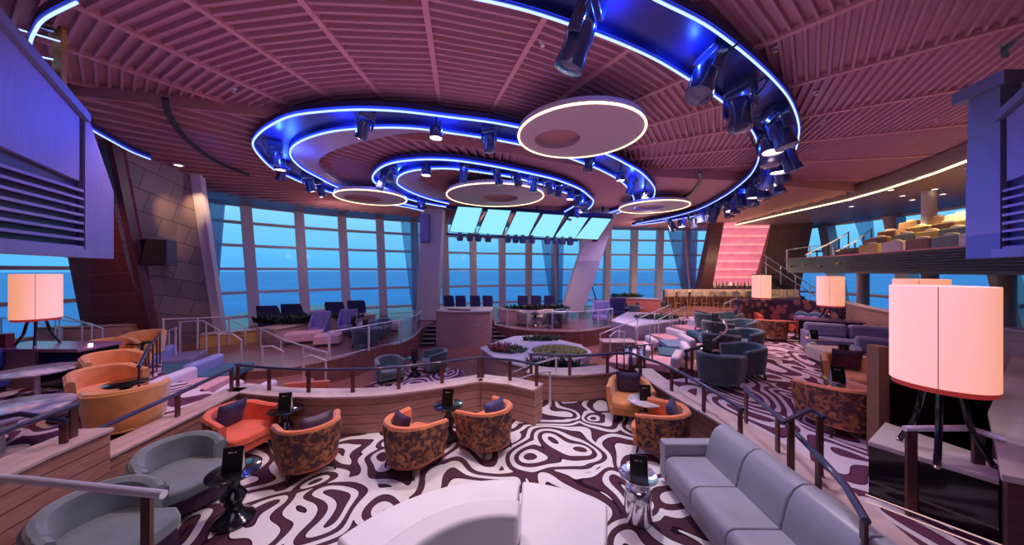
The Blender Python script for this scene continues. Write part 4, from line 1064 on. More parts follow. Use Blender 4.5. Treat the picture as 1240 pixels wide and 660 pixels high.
for k, q in enumerate(SC):
    pts = [at(*q[3], 17.0), at(*q[2], 17.0), at(*q[1], 16.2), at(*q[0], 16.2)]
    t = thing('hanging_screen', 'bright cyan slanted screen hanging before the windows, %s of six from the left' % ORD[k], 'screen', tuple(pts[0]))
    o = slab4('display', pts, .02, 'screen')
    cx = sum(pts, Vector()) / 4; big = [cx + (p - cx) * 1.06 for p in pts]; n = (pts[1] - pts[0]).cross(pts[3] - pts[0]).normalized()
    big = [p - n * .025 for p in big]
    o2 = slab4('casing', big, .16, 'channel')
    for ob in (o, o2):
        mw = ob.matrix_basis.copy(); ob.parent = t; ob.matrix_parent_inverse = Matrix.Translation(-Vector(t.location)); ob.matrix_basis = mw
TL = [557, 569, 579, 591, 615, 624.5, 633, 644, 663, 673, 681, 690.5]
for k, px in enumerate(TL):
    p = at(px, 281.5 + (px - 557) / 25, 16.9)
    lab = 'small black spotlight hanging under the row of screens, %s from the left' % ORD[k]
    if k == 0:
        t = thing('truss_spotlight', lab, 'stage light', tuple(p))
        mk('yoke', MB().box(-.10, .10, -.03, .03, -.10, 0), 'fixture', t)
        mk('head', MB().lathe([(.08, -.06), (.16, -.10), (.19, -.26), (.16, -.44), (.10, -.46)], n=14), 'fixture', t, smooth=True)
        TS = t; CH[t.name] = kids(t)
        for q in CH[t.name]: CH[q.name] = []
    else: copy_tree(TS, loc=p, rz=k * .5, label=lab)

# ================================================================== RAILS
def rail(label, pts, r=.025, foot=None, step=.9, mat='railblk', pmat='post', postr=.022, posts=None, glassy=False, mid=0, cat='handrail', name='handrail', flat=True, ends=True):
    """pts: 3D points of the top bar; foot: z (or function of a point) the posts stand on"""
    pts = [Vector(p) for p in pts]; t = thing(name, label, cat, tuple(pts[0])); org = Vector(pts[0])
    f = foot if callable(foot) else (lambda p: foot)
    org.z = f(pts[0]) if foot is not None else org.z; t.location = org
    mk('top_rail', MB().tube([p - org for p in pts], r, 10), mat, t, smooth=True)
    L = [0]
    for a, b in zip(pts, pts[1:]): L.append(L[-1] + (b - a).length)
    def along(d):
        for j in range(len(pts) - 1):
            if d <= L[j + 1] + 1e-6: return pts[j].lerp(pts[j + 1], max(0, (d - L[j]) / max(1e-6, L[j + 1] - L[j])))
        return pts[-1]
    if posts is None:
        n = max(1, round(L[-1] / step)); posts = [L[-1] * k / n for k in range(n + 1)]
        posts[0] += .04; posts[-1] -= .04
    else: posts = [L[-1] * u for u in posts]
    P_ = [along(d) for d in posts]
    for i, p in enumerate(P_):
        if flat:
            q = P_[min(i + 1, len(P_) - 1)] - P_[max(i - 1, 0)]; a = math.atan2(q.y, q.x)
            mt = Matrix.Translation(p - org) @ Matrix.Rotation(a, 4, 'Z'); fz = f(p) - p.z
            mk('post', MB().box(-postr * 1.5, postr * 1.5, -postr * .6, postr * .6, fz, -r * .5, mt), pmat, t)
        else: mk('post', MB().tube([p - org, Vector((p.x, p.y, f(p))) - org], postr, 8), pmat, t, smooth=True)
    if glassy:
        for a, b in zip(P_, P_[1:]):
            d = (b - a); d.z = 0; u = d.normalized() * .05; n = Vector((-u.y, u.x, 0)).normalized() * .006
            A, B = a + u - org, b - u - org; za, zb = f(a) - org.z + .08, f(b) - org.z + .08
            A0, B0 = Vector((A.x, A.y, za)), Vector((B.x, B.y, zb)); A1, B1 = A - Vector((0, 0, .07)), B - Vector((0, 0, .07))
            mk('glass_panel', MB().hexa([A0 - n, B0 - n, B0 + n, A0 + n], [A1 - n, B1 - n, B1 + n, A1 + n]), 'railglass', t)
    for k in range(mid):
        fr = (k + 1) / (mid + 1)
        mk('lower_rail', MB().tube([Vector((p.x, p.y, lerp(f(p) + (.08 if mid == 1 else 0), p.z, fr if mid > 1 else 0))) - org for p in pts], r * .55, 6), mat, t, smooth=True)
    return t
RP = 1.12
fr3 = [Vector((x, y, RP)) for x, y in front]
rail('dark handrail running along the curved front wall of the pit', fr3, .028, ZW, .85)
rail('dark handrail stub at the right end of the front pit wall', [Vector((*gp(582, 457, ZW), RP)), Vector((*gp(620, 461, ZW), RP)), Vector((*gp(652, 468, ZW), RP))], .028, ZW, .8)
rail('dark handrail sloping along the left pit wall behind the slate chairs', [Vector((-5.24, 5.9, RP)), (-5.18, 5.0, 1.06), (-5.08, 3.80, 1.0)], .03, ZW, .95)
rail('dark blue handrail on the high left wall at the frame edge', [(-4.98, 3.6, 1.42), (-4.93, 3.1, 1.40), (-4.80, 2.5, 1.37)], .03, 1.06, .8)
rail('short dark handrail before the near marble table', [(*gp(-30, 512, 1.35), 1.35), (*gp(25, 501, 1.4), 1.4), (*gp(82, 510, 1.3), 1.3)], .028, .5, .8)
rail('brushed steel handrail end at the bottom left edge', [(-4.3, 2.36, 1.42), (-3.6, 2.30, 1.42), (-2.43, 2.19, 1.39)], .028, -.05, posts=[.93], mat='steel', pmat='post')
zr = lambda p: ZW
rail('dark handrail on the planter side wall running down the right pit wall', [(*gp(641, 429, 1.12), 1.12), (*gp(700, 431, 1.12), 1.12), (*gp(762, 427, 1.12), 1.12)] +
     [(*gp(797, 439, 1.12), 1.12), (*gp(826, 452, 1.12), 1.12), (*gp(858, 470, 1.12), 1.12), (*gp(899, 496, 1.12), 1.12)], .028, lambda p: .62 if p.y > 7.1 else .70, .85)
rail('dark blue handrail curving down the right pit wall to the lower right', [(*gp(902, 470, 1.2), 1.2), (*gp(912, 480, 1.18), 1.18), (*gp(942.7, 504, 1.15), 1.15), (*gp(990, 551, 1.1), 1.1), (*gp(1023.6, 588, 1.06), 1.06), (*gp(1049, 631, 1.02), 1.02)], .03,
     lambda p: ZW, .75)
rail('short bent handrail beside the steps of the right wall', [(*gp(946, 512, 1.3), 1.3), (*gp(981, 496, 1.38), 1.38), (*gp(998, 506, 1.35), 1.35)], .026, .5, posts=[.25, .93])
rail('brushed steel bent handrail before the counter at the lower right', [at(1095, 519, 3.15), at(1172, 518.5, 3.05), at(1217, 532, 2.9)], .028, .5, posts=[.08, .80], mat='steel', postr=.026)
# curved balustrade of dark pickets between the teal chairs and the terrace
pk = sp2([gp(830, 425, 1.2), gp(855, 417, 1.2), gp(872, 407.5, 1.2), gp(880, 399, 1.2), gp(876, 390, 1.2), gp(863, 381, 1.2), gp(842, 377, 1.2)], 5)
rail('dark curved balustrade with pickets between terrace seats and teal chairs', [(x, y, 1.2) for x, y in pk], .035, .4, .30, cat='balustrade')
# steel balustrade with glass round the left lounge
eL = [(x, y) for x, y in edgeL if x > -7.9]
rail('curved glass balustrade with steel rail round the left window lounge', [(x, y, 1.08) for x, y in eL if x > -5.7], .022, .2, 1.3, 'steel', 'steel', glassy=True, cat='balustrade', mid=1)
rail('curved glass balustrade with steel rail round the centre window lounge', [(x, y, 1.1) for x, y in edgeR], .025, .2, 1.15, 'steel', 'steel', glassy=True, cat='balustrade', mid=1)
rail('sloping steel handrail from the left planter down to the glass balustrade', [at(315, 398, 11.6), at(345, 412, 10.9), at(397, 427.5, 9.7)], .022, .2, 1.3, 'steel', 'steel', glassy=True)
for lab, pts, ft in (
    ('long pale steel handrail behind the left benches', [at(196, 386.5, 10.6), at(275, 384, 11.6), at(298, 397, 11.4)], 0.),
    ('second steel handrail in front of the long pale one', [at(216, 390, 10.2), at(246, 388.5, 10.4), at(266, 400, 10.0)], 0.),
    ('short arched steel handrail by the left bench end', [at(203, 401, 9.6), at(214, 397, 9.6)], 0.),
    ('arched steel handrail beside the dark steps on the left', [at(263, 405, 9.5), at(281, 404, 9.6), at(293, 412, 9.3)], 0.),
    ('low arched steel handrail below the left glass balustrade', [at(316, 420, 9.2), at(330, 419, 9.2), at(344, 426, 9.0)], -.5),
    ('lowest arched steel handrail above the salmon panel', [at(366, 434, 8.6), at(376, 430, 8.6), at(396, 437, 8.4)], -.5)):
    rail(lab, pts, .02, ft, 1.0, 'steel', 'steel', postr=.016)
for lab, pts, ft in (
    ('long pale steel handrail rising across the right terrace', [at(726, 405, 12.6), at(770, 387, 13.4), at(812, 369, 14.3)], -.5),
    ('short steel handrail rising beside the terrace planter', [at(797, 387, 13.4), at(830, 371, 14.4)], -.3),
    ('arched steel handrail before the terrace planter', [at(769, 398, 12.2), at(777, 392, 12.3), at(788, 392, 12.4)], -.5),
    ('low arched steel handrail left of the terrace seats', [at(738, 407, 11.6), at(746, 401, 11.7), at(757, 402, 11.8)], -.5),
    ('steel handrail by the bar steps', [at(876, 368, 17.5), at(892, 361, 18.5)], .2),
    ('steel handrail running down behind the small lamp', [at(899, 372, 15.5), at(914, 362, 17)], .3),
    ('sloping steel handrail over the gap by the pit steps', [at(612, 455, 8.2), at(640, 443, 7.8), at(675, 433, 7.2)], -.5),
    ('second sloping steel handrail at the pit steps', [at(618, 462, 7.4), at(650, 452, 7.0), at(668, 449, 6.8)], -.5),
    ('steel rail behind the left lamp descending to the right', [at(66, 386, 9.6), at(110, 392, 9.3), at(125, 398, 9.0)], .5),
    ('thin rail in the left window behind the lamp', [at(0, 385, 9.9), at(30, 387, 9.9), at(76, 399, 9.6)], .5),
    ('steel handrail on the low wall behind the amber chairs', [at(70, 382, 8.6), at(76, 382, 8.6), at(112, 394, 8.2)], .5)):
    rail(lab, pts, .02, ft, 1.1, 'steel', 'steel', postr=.014)
for k in range(4):
    rail('dark railing of the pit stairs behind the amber chair, %s from the left' % ORD[k], [at(746 + k * 9, 424 - k * .8, 8.2 + k * .4), at(754 + k * 9, 419.5 - k * .8, 8.5 + k * .4), at(764 + k * 9, 421 - k, 8.6 + k * .4)], .02, -.5, .5, postr=.014)
# ================================================================== LEFT WALKWAY
GL = 'amber tub chairs'
A_ = 'amb'
P(A_, -7.15, 5.5, .5, face(.9, -.4), 'amber tub chair left of the near dark round table on the left walkway', GL)
P(A_, -5.80, 4.72, .5, face(-.75, .65), 'nearest amber tub chair, its back against the left pit wall', GL)
P(A_, -8.35, 6.55, .5, face(.9, -.3), 'amber tub chair behind the nearest two, by the second dark round table', GL)
P(A_, -10.0, 7.8, .5, face(.8, -.5), 'amber tub chair near the low pale wall behind the left lamp table', GL)
P(A_, -10.35, 8.85, .5, face(.4, -.9), 'farthest amber tub chair, beside the dark stone clad wall', GL)
tbl('ped', -6.42, 5.22, .5, 'dark round table between the two nearest amber tub chairs')
tbl('ped', -7.75, 6.15, .5, 'dark round table behind the nearest amber chairs')
tbl('ped', -9.65, 8.15, .5, 'dark round table by the two farthest amber chairs')
def marble(x, y, r, label):
    t = thing('marble_table', label, 'table', (x, y, .5))
    mk('tabletop', MB().lathe([(.02, .54), (r - .02, .54), (r, .555), (r, .575), (r - .01, .58), (.01, .58)], n=36), 'marble', t, smooth=True)
    mk('stem', MB().lathe([(.22, 0), (.22, .015), (.04, .04), (.03, .54)], n=20), 'steel', t)
marble(-9.0, 5.95, .52, 'round marble topped table before the blue sofa, under the left lamp')
marble(-6.85, 4.20, .62, 'near marble topped round table cut by the left frame edge')
t = thing('sofa', 'blue leather sofa at the left edge of the frame', 'sofa', (-10.6, 6.0, .5))
mk('seat', MB().box(-1.2, .35, -.6, .45, .1, .42), simple('cobalt_leather', (.05, .07, .30), .35), t, bevel=.06, seg=4)
mk('back_cushion', MB().box(-1.2, .05, .25, .60, .40, .88), bpy.data.materials['cobalt_leather'], t, bevel=.12, seg=5)
mk('back_panel', MB().box(-1.6, -.05, .60, .72, .0, 1.12), 'redback', t)
mk('plinth', MB().box(-1.1, .28, -.5, .4, 0, .1), 'blackm', t)
t = thing('console_table', 'dark console with violet top carrying the left lamp', 'console', (-10.0, 6.85, .5))
mk('tabletop', MB().box(-1.1, 1.0, -.35, .40, .76, .83), simple('violet_top', (.28, .14, .24), .25), t, bevel=.008)
mk('cabinet_body', MB().box(-1.05, .05, -.30, .38, 0, .76), 'palewood', t); mk('cabinet_body', MB().box(.12, .95, -.30, .38, 0, .76), 'black', t)
tag(mk('candle', MB().lathe([(.03, 0), (.035, .06), (.01, .07)], (-9.0, 6.7, 1.33), 12), 'lens_on'), 'small lit candle on the console under the left lamp', 'candle')

def lamp(label, x, y, z, ztop, W=.66, Hh=.95, small=True):
    t = thing('table_lamp', label, 'lamp', (x, y, z)); b = ztop - Hh - z; T = ztop - z; r = W / 2
    mk('lamp_shade', MB().lathe([(r, b), (r, T), (r - .012, T), (r - .012, b)], n=56), 'shade', t, smooth=True)
    mk('seam', MB().box(-.003, .003, -r - .003, -r + .002, b, T), simple('shade_seam', (.45, .2, .2), .8) if 'shade_seam' not in bpy.data.materials else bpy.data.materials['shade_seam'], t); t.rotation_euler = (0, 0, math.atan2(-y, -x) + PI / 2 - .05)
    mk('underside', MB().lathe([(r * .96, b + .005), (r * .96, b - .05), (r * .90, b - .055), (.01, b - .055)], n=40), 'shadered', t, smooth=True)
    mk('diffuser', MB().lathe([(r * .95, T - .05), (.01, T - .045)], n=40), 'shade', t)
    for k in range(3):
        a = 2 * PI * k / 3 + .5; c, s = math.cos(a), math.sin(a)
        pts = [(c * r * .35, s * r * .35, b - .03), (c * r * .45, s * r * .45, b * .75), (c * r * .60, s * r * .60, b * .4), (c * r * 1.0, s * r * 1.0, .0)]
        mk('leg', MB().tube(smoothpath(pts, 4), .024, 8), 'black', t, smooth=True)
        mk('foot', MB().ball((c * r, s * r, .02), .03, .03, .02, 8, 5), 'chrome', t, smooth=True)
    return t
lamp('pink glowing drum lamp on black legs, on the console at the left edge', -10.3, 6.8, 1.33, 2.88)
lamp('large pink and orange glowing drum lamp, nearest at the right', 4.24, 3.1, 1.10, 2.80)
lamp('pink drum lamp mostly hidden behind the nearest right lamp', 7.42, 5.70, 1.15, 2.80)
lamp('pink drum lamp on the dark console by the grey wall sofa', 10.45, 10.3, 1.35, 2.77)
lamp('small far pink drum lamp before the bar wall', 10.65, 13.4, 1.45, 2.76)

# ================================================================== RIGHT WALKWAY
r1 = P('motamb', 6.72, 6.25, .5, face(-.55, -.85), 'amber tub chair facing us on the right walkway, plum pillow on its back', G1)
cushion(r1, 'pilp', .0, .64, 'plum pillow on the amber chair of the right walkway', s=1.05)
P('mot', 5.02, 4.82, .5, face(.12, 1), 'mottled tub chair with its back to us on the right walkway', G1)
tbl('drum', 5.75, 5.55, .5, 'silver table with marble top between the two right walkway chairs', 'dark menu card with yellow edge on the table of the right walkway', -.3, h=.49)
GT = 'teal tub chairs along the curved balustrade'
T_ = [(4.36, 6.62, face(.7, .75), 'nearest teal tub chair, right behind the curved balustrade'), (5.42, 7.30, face(-.85, .0), 'teal tub chair facing the nearest teal one'),
      (5.75, 8.75, face(.75, .6), 'teal tub chair of the second pair by the balustrade, left one'), (6.85, 9.15, face(-.9, -.1), 'teal tub chair of the second pair by the balustrade, right one'),
      (7.0, 10.8, face(.8, .3), 'teal tub chair of the third pair by the balustrade, left one'), (8.1, 11.0, face(-.9, -.2), 'teal tub chair of the third pair by the balustrade, right one'),
      (7.9, 12.8, face(.8, .1), 'teal tub chair of the farthest pair by the balustrade, left one'), (9.0, 12.9, face(-.9, -.2), 'teal tub chair of the farthest pair by the balustrade, right one')]
for x, y, rz, lb in T_: P('teal', x, y, .5, rz, lb, GT)
tbl('ped', 4.62, 7.42, .5, 'black side table between the two nearest teal tub chairs', 'black menu card between the two nearest teal chairs', -.5)
tbl('ped', 6.2, 9.55, .5, 'black side table between the second pair of teal chairs', 'black menu card between the second pair of teal chairs', -.5)
tbl('ped', 7.5, 11.6, .5, 'black side table between the third pair of teal chairs', 'black menu card between the third pair of teal chairs', -.5)
for k, (x, y, lb, z) in enumerate(((-3.85, 9.8, 'teal tub chair on the stage floor, left of its black table', -.5), (-2.62, 10.75, 'teal tub chair on the stage floor, right of its black table', -.5),
                                   (-5.35, 11.35, 'teal tub chair with its back to the glass balustrade of the left lounge', .2), (-5.35, 12.9, 'pale teal tub chair behind the black table in the left lounge', .2),
                                   (2.55, 16.4, 'teal tub chair in the centre lounge behind the glass', .2), (2.1, 15.3, 'second teal tub chair low behind the centre glass balustrade', .2))):
    P('teal', x, y, z, [face(.6, -.7), face(-.9, -.5), face(.1, 1), face(-.5, -1), face(-.8, -.5), face(.3, 1)][k], lb, 'teal tub chairs on the floor below')
tbl('ped', -3.2, 10.3, -.5, 'black side table between the teal chairs on the stage floor', 'black menu card on the stage floor table', .2)
tbl('ped', -5.65, 12.1, .2, 'black hourglass table in the left window lounge', 'black menu card in the left window lounge', .2)
P('crm', .65, 15.9, .2, face(.9, -.3), 'cream tub chair in the centre lounge, left one', 'cream tub chairs in the centre lounge')
P('crm', 1.75, 16.2, .2, face(-.9, -.3), 'cream tub chair in the centre lounge, right one', 'cream tub chairs in the centre lounge')
tbl('ped', 1.15, 15.7, .2, 'black side table between the two cream chairs')
# wing chairs
GW = 'indigo wing chairs by the windows'
for k, (px, py, y) in enumerate(((328, 396, 14.6), (356, 393, 15.4), (407, 392, 16.4), (433, 389, 17.2))):
    p = at(px, py, y); P('wing', p.x, p.y, .2, face(-.2, 1), 'dark wing chair behind the left planter, seen against the sea, %s from the left' % ORD[k], GW)
for k, (px, y) in enumerate(((386, 12.9), (420, 13.4))):
    P('wingl', (px - 620) / FL * y, y, .2, face(.15, -1), 'lavender wing chair in the left window lounge, %s one' % ('left', 'right')[k], 'lavender wing chairs', (.85, .85, .92))
for k, px in enumerate((544.5, 558.5, 576, 591)):
    P('wing', (px - 620) / FL * 18.2, 18.2, .35, face(.05, 1), 'dark wing chair behind the bar kiosk, %s from the left' % ORD[k], GW, (.66, .8, 1.02))
for k, px in enumerate((633, 649, 664.5)):
    P('wing', (px - 620) / FL * 19.4, 19.4, .22, face(.05, 1), 'dark wing chair behind the centre planter, %s from the left' % ORD[k], GW, (.70, .8, 1.05))
P('wingl', (727 - 620) / FL * 16.2, 16.2, .2, face(-.5, -1), 'violet blue wing chair right of the centre lounge', 'lavender wing chairs')
def block(name, label, cat, x, y, z, sx, sy, h, mat, rz=0., group=None, bev=.04):
    t = thing(name, label, cat, (x, y, z), rz, group)
    mk('cushion', MB().box(-sx / 2, sx / 2, -sy / 2, sy / 2, .08, h), mat, t, bevel=bev, seg=3)
    mk('plinth', MB().box(-sx / 2 + .05, sx / 2 - .05, -sy / 2 + .05, sy / 2 - .05, 0, .08), 'blackm', t); return t
block('ottoman', 'long rose ottoman in the left window lounge, left of two', 'ottoman', -8.0, 12.1, .2, 1.2, .75, .40, 'pinkseat', .35)
block('ottoman', 'rose ottoman in the left window lounge, right in front of the longer one', 'ottoman', -6.85, 11.7, .2, .85, .75, .40, 'pinkseat', .35)
block('ottoman', 'rose ottoman behind the black table of the left lounge', 'ottoman', -6.2, 14.2, .2, 2.0, .8, .42, 'pinkseat', .3)
tbl('ped', -6.55, 13.0, .2, 'black table between the lavender wing chairs', 'black menu card between the lavender wing chairs')
block('ottoman', 'beige block ottoman left of the far silver table', 'ottoman', 10.25, 10.35, .5, .75, .75, .42, 'stone', .3)
block('ottoman', 'long beige ottoman before the lilac sofa', 'ottoman', 8.65, 8.15, .5, 1.3, .8, .42, 'stone', -.25)
tbl('drum', 8.6, 8.95, .5, 'silver drum table between the two beige ottomans', 'black menu card on the silver table between the beige ottomans', -.2, h=.49)
tbl('drum', 7.55, 7.15, .5, 'low silver table behind the plum pillow chair', 'black menu card with yellow edge behind the plum pillow chair', -.2, h=.49)
def wall_sofa(label, x, y, z, L, rz):
    t = thing('sofa', label, 'sofa', (x, y, z), rz)
    n = 2
    for k in range(n):
        a, b = -L / 2 + L * k / n, -L / 2 + L * (k + 1) / n
        mk('seat_cushion', MB().box(a + .01, b - .01, -.42, .30, .16, .42), 'lilac', t, bevel=.05, seg=3)
        mk('back_cushion', MB().box(a + .01, b - .01, .18, .42, .40, .82), 'lilac', t, bevel=.09, seg=4)
    mk('frame', MB().box(-L / 2 - .02, L / 2 + .02, -.38, .45, .05, .2), 'lilac', t)
    for s in (-1, 1): mk('armrest', MB().box(s * L / 2 - .06, s * L / 2 + .10, -.42, .40, .05, .58), 'lilac', t, bevel=.03)
wall_sofa('lilac leather sofa along the wooden wall, far one', 10.05, 9.3, .5, 2.0, -.55)
wall_sofa('lilac leather sofa nearer along the wooden wall, half hidden by the big lamp', 9.1, 7.1, .5, 1.8, -.75)
low_wall('wall_walkway_right', [(13.9, 13.4), (12.0, 10.7), (10.7, 8.0), (10.3, 5.6)], .5, 1.75, .12, 'palewood', 'woodcap')
t = thing('console_table', 'black console carrying the lamp by the lilac sofa', 'console', (10.45, 10.4, .5), -.6)
mk('cabinet_body', MB().box(-.75, .75, -.28, .28, 0, .80), 'black', t, bevel=.01); mk('tabletop', MB().box(-.8, .8, -.32, .32, .80, .85), 'violet_top' if 0 else bpy.data.materials['violet_top'], t, bevel=.006)
t = thing('console_table', 'dark console under the small far lamp', 'console', (10.65, 13.4, .5))
mk('cabinet_body', MB().box(-.5, .5, -.28, .28, 0, .90), 'black', t, bevel=.01); mk('tabletop', MB().box(-.55, .55, -.32, .32, .90, .95), 'stone', t)
t = thing('console_table', 'dark console under the half hidden lamp', 'console', (7.42, 5.75, .5))
mk('cabinet_body', MB().box(-.4, .4, -.28, .28, 0, .60), 'black', t, bevel=.01); mk('tabletop', MB().box(-.45, .45, -.32, .32, .60, .65), 'black', t)
# high backed floral booth
t = thing('booth', 'curved high backed booth in dark floral fabric', 'booth', (10.6, 12.0, .5))
mk('backrest', MB().sweep(sp2([(-1.5, .7), (-.6, 1.1), (.5, 1.0), (1.2, .4), (1.35, -.7)]), [(-.12, 0), (.12, 0), (.12, 1.28), (-.12, 1.28)]), 'floral', t, bevel=.05, seg=3)
mk('seat', MB().prism([(-1.4, .1), (-.5, .45), (.4, .4), (.75, .0), (.8, -.7), (1.25, -.7), (1.1, .35), (.45, .9), (-.6, 1.0), (-1.4, .6)], .05, .44), 'redorange', t, bevel=.04)
for k, (x, y, lb) in enumerate(((11.0, 11.9, 'round white and blue striped pillow in the floral booth, left one'), (11.32, 11.7, 'round white and blue striped pillow in the floral booth, right one'))):
    t = thing('round_pillow', lb, 'pillow', (x, y, 1.18))
    mk('cover', MB().ball((0, 0, 0), .11, .24, .24, 14, 10), 'whiteroll', t, smooth=True); mk('stripe', MB().lathe([(.243, -.06), (.250, 0), (.243, .06)], n=20), 'blueseat', t, smooth=True)
    t.rotation_euler = (0, 1.2, .5 + k * .2)
P('mot', 9.25, 11.1, .5, face(.5, 1), 'bronze tub chair with its back to us before the floral booth', G1)
P('motred', 9.7, 12.9, .5, face(-.5, -1), 'coral tub chair left of the floral booth', G1)
tbl('ped', 10.2, 11.2, .5, 'dark round table inside the floral booth')
# foreground counter at the lower right
t = thing('service_counter', 'dark counter with pale stone ledge under the biggest lamp', 'counter', (4.4, 3.2, .5))
o_ = Vector((4.4, 3.2, .5))
lg = [gp(1051, 534, 1.1), gp(1210, 581, 1.1), gp(1235, 566, 1.1), gp(1072, 511, 1.1)]
mk('stone_ledge', MB().prism([(x - o_.x, y - o_.y) for x, y in lg], .55, .60), 'stone', t, bevel=.006)
mk('front_panel', MB().prism([(x - o_.x + .03, y - o_.y + .02) for x, y in lg], .0, .55), 'black', t)
mk('back_panel', MB().box(.51, 1.95, .92, 1.0, 0, 1.10), 'black', t); mk('side_panel', MB().box(.37, .51, .88, 1.02, 0, 1.46), 'brn', t)
t = thing('bar_counter', 'curved pale stone counter at the right edge with dark grained front', 'counter', (5.2, 3.2, .5))
cc = [gp(1196, 500, 1.35), gp(1205, 540, 1.35), gp(1212, 575, 1.35), gp(1330, 600, 1.35), gp(1300, 440, 1.35), gp(1225, 432, 1.35)]
mk('counter_top', MB().prism([(x - 5.2, y - 3.2) for x, y in sp2(cc[:3] + [], 1) + cc[3:]], .80, .86), 'stone', t, bevel=.01)
mk('front_panel', MB().prism([(x - 5.2 + .05, y - 3.2) for x, y in cc], 0, .80), 'darkwood', t)
for k, y0 in enumerate((628, 640)):
    a, b = Vector((*gp(1046, 536, 1.1), .58 - k * .035)) - Vector((.05 * k + .04, .05 * k + .05, 0)), Vector((*gp(1212, 584, 1.1), .58 - k * .035)) - Vector((.05 * k + .04, .05 * k + .05, 0))
    tag(mk('step_light', MB().tube([a, b], .006, 6), 'ledstep'), 'dotted line of small step lights at the lower right, %s from the top' % ORD[k], 'step light')
# far right tables under the balcony
GT2 = 'dark tables under the balcony'
for k, (px, y, z) in enumerate(((1225, 8.6, .5), (1196, 9.6, .5), (1070, 13.5, .5), (1088, 12.0, .5))):
    x = (px - 620) / FL * y; t = thing('dining_table', 'dark table with pale top under the balcony, %s from the left' % ORD[[1070, 1088, 1196, 1225].index(px)], 'table', (x, y, z), group=GT2)
    mk('tabletop', MB().box(-.6, .6, -.35, .35, .72, .76), 'stone', t, bevel=.01)
    for sx in (-.5, .5):
        for sy in (-.28, .28): mk('leg', MB().box(sx - .03, sx + .03, sy - .03, sy + .03, 0, .72), 'blackm', t)
for k, (px, y) in enumerate(((1212, 7.3), (1228, 7.7), (1060, 12.3), (1078, 11.2))):
    P('wing', (px - 620) / FL * y, y, .5, face(-.3, 1), 'dark high chair at the tables under the balcony, %s from the left' % ORD[[1060, 1078, 1212, 1228].index(px)], 'dark chairs under the balcony', (.9, .9, .75))
rail('steel rail before the right windows under the balcony', [(20.5, 20, 1.6), (20.5, 7, 1.6)], .025, .5, 1.6, 'steel', 'steel', mid=1)

rail('dark handrail between the amber chairs and the left benches', [(*gp(168, 444, 1.3), 1.3), (*gp(180, 420, 1.3), 1.3), (*gp(194, 404, 1.3), 1.3)], .028, .5, .7)
# ================================================================== TERRACE SEATS
def bench(label, x, y, z, rz, w, d, seat, back, group, bh=.34):
    t = thing('terrace_bench', label, 'bench', (x, y, z), rz, group)
    mk('seat_cushion', MB().box(-w / 2, w / 2, -d / 2, d / 2, .22, .42), seat, t, bevel=.04, seg=3)
    mk('base', MB().box(-w / 2 + .04, w / 2 - .04, -d / 2 + .08, d / 2, 0, .22), 'darkwood', t)
    mk('bolster', MB().box(-w / 2, w / 2, d / 2 - .05, d / 2 + .20, .36, .36 + bh), back, t, bevel=.09, seg=4)
GB = 'terrace benches on the right'
# arcs follow the curve; seats face left towards the stage
tb = [(836, 396, .42, 13.6, 'pinkseat', 'rose seat'), (853, 403, .42, 12.2, 'tealseat', 'teal seat'), (866, 411, .42, 11.0, 'blueseat', 'powder blue seat'), (862, 421, .42, 9.7, 'pinkseat', 'rose seat')]
for k, (px, py, z, y, m_, lb) in enumerate(tb):
    p = gp(px, py, .5); bench('terrace bench with %s and pale bolster, upper tier, %s from the far end' % (lb, ORD[k]), p[0], p[1], .08, face(.85, .2 - k * .22) , 1.2, .8, m_, 'whiteroll', GB)
tb = [(806, 407, 'pinkseat', 'rose seat'), (816, 415, 'blueseat', 'powder blue seat'), (812, 425, 'tealseat', 'teal seat'), (800, 436, 'pinkseat', 'rose seat')]
for k, (px, py, m_, lb) in enumerate(tb):
    p = gp(px, py, .2); bench('terrace bench with %s and pale bolster, middle tier, %s from the far end' % (lb, ORD[k]), p[0], p[1], -.22, face(.85, .1 - k * .22), 1.15, .75, m_, 'whiteroll', GB)
tb = [(776, 416, 'pinkseat', 'rose seat'), (768, 426, 'blueseat', 'powder blue seat'), (752, 434, 'pinkseat', 'rose seat')]
for k, (px, py, m_, lb) in enumerate(tb):
    p = gp(px, py, -.05); bench('terrace bench with %s and pale bolster, lowest tier, %s from the far end' % (lb, ORD[k]), p[0], p[1], -.48, face(.85, -.1 - k * .2), 1.1, .7, m_, 'whiteroll', GB)
def tier(name, pts, z, w=.9):
    struct(name, MB().sweep(sp2(pts), [(-w, -.5), (w, -.5), (w, z), (-w, z)]), 'floorwood')
tier('floor_tier_upper', [gp(820, 384, .1), gp(846, 396, .1), gp(864, 407, .1), gp(868, 418, .1), gp(855, 432, .1), gp(830, 445, .1)], .08, .85)
tier('floor_tier_middle', [gp(790, 398, -.2), gp(812, 408, -.2), gp(820, 418, -.2), gp(812, 430, -.2), gp(796, 446, -.2)], -.22, .8)
GBL = 'benches on the left tier'
struct('floor_tier_left', MB().prism([(-5.3, 6.1), (-7.4, 7.1), (-8.6, 7.7), (-9.7, 8.7), (-11.0, 9.4), (-13.4, 10.3), (-12.4, 12.2), (-8, 10.3), (-5.4, 8.6)], -.5, -.02), 'floorwood')
